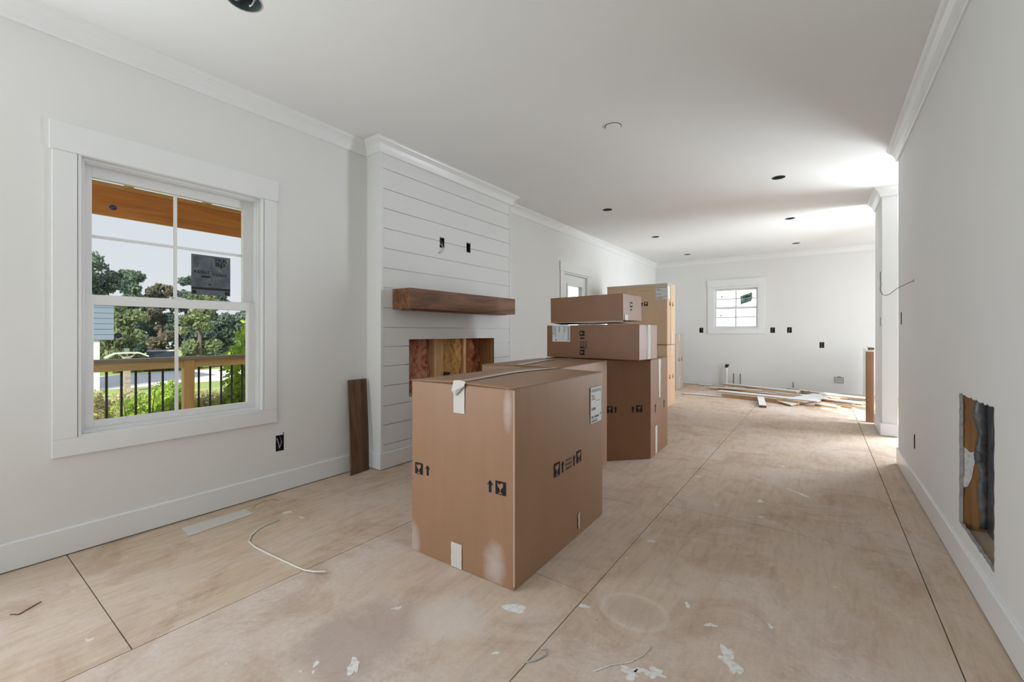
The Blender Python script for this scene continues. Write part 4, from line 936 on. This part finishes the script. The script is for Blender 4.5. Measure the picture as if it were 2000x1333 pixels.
# ------------------------------------------------------------------ outside
M['grass'] = mat('lawn', (.22, .34, .07), .9); n = N(M['grass']); v = n.coord('World')
n.color(n.ramp(n.math('ADD', n.math('MULTIPLY', n.noise(v, .5, 5), .5), n.math('MULTIPLY', n.noise(v, 18, 4), .5)), [(.35, (.24, .32, .09)), (.5, (.36, .45, .13)), (.65, (.55, .54, .25))]))
M['road'] = mat('pale_gravel_road', (.8, .74, .7), .95); n = N(M['road']); n.color(n.ramp(n.noise(n.coord('World'), 3, 5), [(.3, (.76, .69, .65)), (.7, (.88, .82, .78))]))
GZ = -1.45
b = MB(); b.box(-90, -60, GZ-.2, 60, 90, GZ); b.build('ground', 'grass')['kind'] = 'structure'
b = MB(); b.box(-34.5, -50, GZ, -26.3, 80, GZ+.02); b.build('road', 'road')['kind'] = 'structure'
# porch
pf = MB(); pf.box(-5.05, -1.5, -.16, -3.305, 4.75, -.12); pfo = pf.build('porch_floor', 'cap'); pfo['kind'] = 'structure'
for k in range(12): boxobj('deck_board', (-5.055+.139*k, -1.5, -.12, -5.055+.139*k+.134, 4.75, -.09), 'rail', pfo)
b = MB(); b.box(-5.3, -1.5, 2.56, -3.32, 4.75, 2.60); pc = b.build('porch_ceiling', 'beam2'); pc['kind'] = 'structure'
for k in range(10): boxobj('joist', (-5.06, -1.3+.6*k, 2.42, -3.34, -1.262+.6*k, 2.559), 'beam2', pc)
bm_ = empty('porch_beam', (-5.12, 2, 2.16), label='orange wood porch beam seen through the top of the large window', cat='beam')
b = MB(); b.box(-5.14, -1.5, 2.172, -5.10, 4.75, 2.418); world_part(b, 'beam', 'beam', bm_, bevel=.003)
b = MB(); b.box(-5.14, -1.5, 2.419, -5.085, 1.66, 2.458); world_part(b, 'top_plate', 'beam2', bm_, bevel=.002)
b = MB(); b.box(-5.14, 1.664, 2.419, -5.085, 4.75, 2.458); world_part(b, 'top_plate', 'beam2', bm_, bevel=.002)
b = MB(); b.box(-5.19, -1.5, 2.30, -5.141, 4.75, 2.42); world_part(b, 'outer_ply', 'beam2', bm_)
# ground under porch posts
rl = empty('porch_railing', (-5.1, 1.6, -.09), label='wooden porch railing with dark round balusters outside the large window', cat='railing')
b = MB(); b.box(-5.17, -1.4, .872, -5.03, 4.2, .902); world_part(b, 'cap_rail', 'cap', rl, bevel=.003)
for (a, c) in ((-1.4, 1.548), (1.635, 4.2)):
    b = MB(); b.box(-5.115, a, .795, -5.077, c, .871); world_part(b, 'top_rail', 'rail', rl, bevel=.002)
    b = MB(); b.box(-5.115, a, .02, -5.077, c, .09); world_part(b, 'bottom_rail', 'rail', rl, bevel=.002)
for y in (1.5915, -.85, 4.03): b = MB(); b.box(-5.143, y-.043, GZ, -5.057, y+.043, .871); world_part(b, 'post', 'railz', rl, bevel=.003)
for y in [-.7+.0995*k for k in range(23)]+[1.682+.0995*k for k in range(23)]:
    if abs(y-1.5915) < .06: continue
    b = MB(); b.tube([(-5.096, y, .09), (-5.096, y, .795)], .0095, 10); world_part(b, 'baluster', 'baluster', rl, smooth=True)
def foliage_mesh(name, blobs, n, size, seed, flat=.0):
    r_ = np.random.default_rng(seed); bl = np.array(blobs, float); w = (bl[:, 3]*bl[:, 4]); w = w/w.sum()
    idx = r_.choice(len(bl), n, p=w); d = r_.normal(size=(n, 3)); d /= np.linalg.norm(d, axis=1)[:, None]
    rad = r_.uniform(.55, 1.05, n)[:, None]
    P = bl[idx, :3]+d*rad*bl[idx][:, [3, 3, 4]]
    u = r_.normal(size=(n, 3)); u /= np.linalg.norm(u, axis=1)[:, None]; v = np.cross(u, r_.normal(size=(n, 3))); v /= np.linalg.norm(v, axis=1)[:, None]
    s = size*r_.uniform(.5, 1.2, n)[:, None]
    V = np.stack([P-u*s, P-v*s*.55, P+u*s, P+v*s*.55], 1).reshape(-1, 3)
    me = bpy.data.meshes.new(name); me.from_pydata(V.tolist(), [], np.arange(4*n).reshape(-1, 4).tolist()); return me
def leafmat(name, c1, c2, c3, sc=1.2):
    m = mat(name, c1, .7, .25); n = N(m); f = n.noise(n.coord('World'), sc, 5, .7)
    n.color(n.ramp(f, [(.35, c3), (.5, c1), (.65, c2)]))
    tr_ = n.new('ShaderNodeBsdfTranslucent'); tr_.inputs[0].default_value = (*[min(1, x*1.3) for x in c2], 1); mx_ = n.new('ShaderNodeMixShader'); mx_.inputs[0].default_value = .3
    out = [q for q in n.t.nodes if q.type == 'OUTPUT_MATERIAL'][0]; n.link(n.p.outputs[0], mx_.inputs[1]); n.link(tr_.outputs[0], mx_.inputs[2]); n.link(mx_.outputs[0], out.inputs[0]); return m
LM = [leafmat('leaf_bluegreen', (.12, .18, .14), (.24, .31, .20), (.05, .085, .085)), leafmat('leaf_olive', (.19, .25, .11), (.34, .38, .19), (.09, .12, .07)), leafmat('leaf_autumn', (.17, .17, .12), (.29, .25, .17), (.08, .10, .08)), leafmat('leaf_bright', (.30, .45, .05), (.5, .62, .1), (.14, .25, .03), 6), leafmat('leaf_dry', (.42, .36, .19), (.6, .52, .3), (.22, .22, .1), 6)]
M['bark'] = mat('bark', (.13, .10, .08), .9)
tl = ['tallest dark green tree at the left edge of the large window view', 'dark green tree just right of the tallest one outside the window', 'brownish autumn tinted tree left of the central muntin', 'blue-green tree directly behind the central muntin', 'dark green tree whose top is behind the dark sticker', 'low dark tree at the right edge of the large window view',
      'olive tree in front of the brownish one, below the upper sash', 'pale olive tree beside the blue-grey garage', 'dark tree with visible trunk behind the railing post', 'tree hidden past the right edge of the large window']
def tree(x, y, h_, r_, mi, seed, lab):
    root = empty('tree', (x, y, GZ), label=lab, cat='tree', group='trees across the road')
    rr = random.Random(seed); bl = []
    for k in range(26):
        a = rr.uniform(0, 6.28); q = rr.uniform(0, 1)**.6*r_*.8; z = rr.uniform(.12, 1)*h_; sh = math.sqrt(max(.1, 1-((z/h_-.45)/.62)**2))
        s = rr.uniform(.24, .42)*r_; bl.append((q*math.cos(a)*sh, q*math.sin(a)*sh, min(z, h_-s*.8), s, s*.8))
    me = foliage_mesh('foliage', bl, 6500, .15, seed); me.materials.append(LM[mi]); o = bpy.data.objects.new('foliage', me); COL.objects.link(o); o.parent = root; o['kind'] = 'stuff'
    b = MB(); b.tube([(0, 0, 0), (.1, 0, h_*.3), (-.05, .1, h_*.75)], .22, 8, r2=.08); b.build('trunk', 'bark', root, smooth=True)
T_ = [(-42, 7.2, 9.0, 2.0, 0), (-42, 9.4, 7.3, 1.5, 0), (-41, 11.0, 6.5, 1.2, 2), (-41, 12.6, 7.1, 1.6, 0), (-41, 14.6, 6.2, 1.6, 0), (-40, 17.2, 4.9, 1.8, 0), (-36, 11.9, 5.6, 1.3, 1), (-36.5, 7.6, 4.8, 1.5, 1), (-37, 15.4, 4.6, 1.5, 0), (-41, 21.5, 5.2, 1.8, 0)]
for i, (x, y, h_, r_, mi) in enumerate(T_): tree(x, y, h_, r_, mi, 50+i, tl[i])
# low hedge filling in the tree line, uncountable undergrowth
bl = []; rr = random.Random(5)
for k in range(60): bl.append((rr.uniform(-47, -44.5), rr.uniform(2, 30), GZ+rr.uniform(.3, 3.6), 1.3, 1.1))
me = foliage_mesh('undergrowth', bl, 16000, .22, 99); me.materials.append(LM[0]); o = bpy.data.objects.new('undergrowth', me); COL.objects.link(o); tag(o, 'dark undergrowth filling the tree line across the road', 'undergrowth', kind='stuff')
# shrubs and weeds near the porch
def shrub(x, y, h_, r_, mi, seed, lab, n_=2600, s_=.035, group='weedy shrubs outside the porch'):
    root = empty('shrub', (x, y, GZ), label=lab, cat='shrub', group=group); rr = random.Random(seed)
    bl = [(rr.uniform(-r_, r_)*.7, rr.uniform(-r_, r_)*.7, rr.uniform(.3, .95)*h_, r_*.33, h_*.13) for _ in range(20)]
    me = foliage_mesh('foliage', bl, n_, s_, seed); me.materials.append(LM[mi]); o = bpy.data.objects.new('foliage', me); COL.objects.link(o); o.parent = root; o['kind'] = 'stuff'
    b = MB()
    for k in range(12):
        a = rr.uniform(0, 6.28); q = rr.uniform(.2, .8)*r_; b.tube([(0, 0, 0), (q*.5*math.cos(a), q*.5*math.sin(a), h_*.5), (q*math.cos(a), q*math.sin(a), h_*rr.uniform(.7, 1.05))], .012, 5, r2=.004)
    b.build('stems', 'bark', root)
S_ = [(-7.6, 1.0, 1.05, .7, 4, 'dry weedy shrub at the left behind the railing'), (-7.9, 1.9, 1.1, .7, 3, 'bright green weed behind the left balusters'), (-7.4, 2.7, .85, .6, 4, 'low dry weeds behind the middle balusters'), (-7.8, 3.5, 1.3, .7, 1, 'olive shrub left of the railing post'),
      (-7.2, 3.1, 1.0, .6, 4, 'dry weeds right of the railing post'), (-7.0, 3.7, 1.35, .7, 3, 'green shrub behind the right balusters'), (-6.6, 2.9, 1.95, .55, 3, 'tall bright green sapling at the right of the window view'), (-8.6, 2.4, .8, .8, 4, 'pale dry weeds on the lawn behind the railing'), (-6.9, 2.2, .7, .5, 4, 'short straw coloured weeds close to the porch'), (-8.8, 4.6, 1.2, .9, 4, 'straw coloured brush beyond the railing post'),
      (-6.6, 1.35, .75, .5, 4, 'straw weeds closest to the left end of the railing view'), (-6.7, 1.8, .95, .5, 3, 'leafy green weed between the first balusters'), (-10.2, 2.0, .7, .9, 4, 'pale grassy clump farther out on the left'), (-10.5, 3.6, .6, .9, 4, 'pale grassy clump farther out in the middle'), (-6.3, 2.55, .8, .45, 4, 'dry stalks just beyond the railing post')]
for i, (x, y, h_, r_, mi, lab) in enumerate(S_): shrub(x, y, h_+.70, r_, mi, 200+i, lab, 7000 if i != 6 else 2600, .038 if i != 6 else .06)
# winged post on the lawn
wp = empty('yard_post', (-24.6, 5.45, GZ), label='post with a pale winged top standing on the lawn', cat='post')
b = MB(); b.box(-.10, -.10, 0, .10, .10, 1.55); b.build('post', 'cap', wp)
for s in (-1, 1):
    b = MB(); b.prism([(-.15, 0, 1.68), (.15, 0, 1.68), (.15, s*.42, 1.66), (-.15, s*.42, 1.66)], (0, 0, 1), .06); b.prism([(-.15, s*.42, 1.66), (.15, s*.42, 1.66), (.15, s*.72, 1.50), (-.15, s*.72, 1.50)], (0, 0, 1), .05); b.build('wing', 'tapew', wp)
    b = MB(); b.tube([(0, s*.08, 1.45), (0, s*.28, 1.67)], .03, 6); b.build('brace', 'tapew', wp)
b = MB(); b.box(-.08, -.07, 1.75, .08, .07, 1.90); b.build('finial_box', 'galv', wp)
# car across the road
M['carp'] = mat('grey_car_paint', (.10, .10, .11), .3); M['carr'] = mat('pale_car_roof', (.6, .5, .47), .3); M['carg'] = mat('car_glass', (.02, .025, .03), .1)
car = empty('car', (-37.2, 10.0, GZ), R(-14), label='parked car across the road, only its roof above the railing', cat='car')
b = MB(); b.prism([(-2.1, -.85, .3), (2.1, -.85, .3), (2.15, -.85, .7), (1.2, -.85, .85), (-1.9, -.85, .9), (-2.15, -.85, .75)], (0, 1, 0), 1.7); b.build('body', 'carp', car, .05)
b = MB(); b.prism([(-1.7, -.72, .88), (1.1, -.72, .85), (.5, -.72, 1.30), (-1.2, -.72, 1.30)], (0, 1, 0), 1.44); b.build('window_band', 'carg', car, .03)
b = MB(); b.prism([(-1.22, -.72, 1.30), (.52, -.72, 1.30), (.35, -.65, 1.38), (-1.0, -.65, 1.38)], (0, 1, 0), 1.44); b.build('roof', 'carr', car, .02)
for sx in (-1.35, 1.35):
    for sy in (-.85, .70): b = MB(); b.tube([(sx, sy, .32), (sx, sy+.15, .32)], .32, 18); b.build('wheel', 'abs', car)
# blue-grey garage at the left edge of the view
M['bluewall'] = mat('blue_grey_siding', (.20, .25, .33), .7); M['whitew'] = mat('white_siding', (.78, .79, .80), .6)
gh = empty('garage', (-28.5, 3.55, GZ), label='blue-grey building with white lower wall at the left edge of the window view', cat='building')
b = MB(); b.box(-2.5, -1.2, 2.25, 2.5, 1.75, 3.95); b.build('upper_wall', 'bluewall', gh)
for k in range(7): b = MB(); b.box(2.5, -1.2, 2.27+.24*k, 2.53, 1.75, 2.27+.24*k+.22); b.build('siding_board', 'bluewall', gh)
b = MB(); b.box(-2.4, -1.2, 0, 2.3, .95, 2.25); b.build('lower_wall', 'whitew', gh)
b = MB(); b.box(2.3, 1.12, 0, 2.42, 1.30, 2.25); b.build('corner_post', 'whitew', gh)
b = MB(); b.box(-2.7, -1.3, 3.951, 2.7, 1.85, 4.05); b.build('roof', 'carp', gh)
# neighbour house behind the kitchen
nh = empty('neighbour_house', (-1.5, 17.6, GZ), label='white lap-sided house outside the small kitchen window', cat='building')
b = MB(); b.box(-9, .03, 0, 9, 6, 6); b.build('wall', 'whitew', nh)
M['side'] = mat('pale_blue_white_siding', (.76, .82, .86), .6)
for k in range(34):
    z = .1+.17*k; b = MB(); b.add([(-9, .03, z), (9, .03, z), (9, 0.018, z), (-9, .018, z), (-9, .028, z+.172), (9, .028, z+.172)], [(0, 1, 2, 3), (3, 2, 5, 4)]); b.build('siding_board', 'side', nh)

for o in bpy.data.objects:      # lettering and bar rows too small to pick apart
    if o.name.split('.')[0] in ('printed_text', 'printed_lines', 'printed_bars'): o['kind'] = 'stuff'
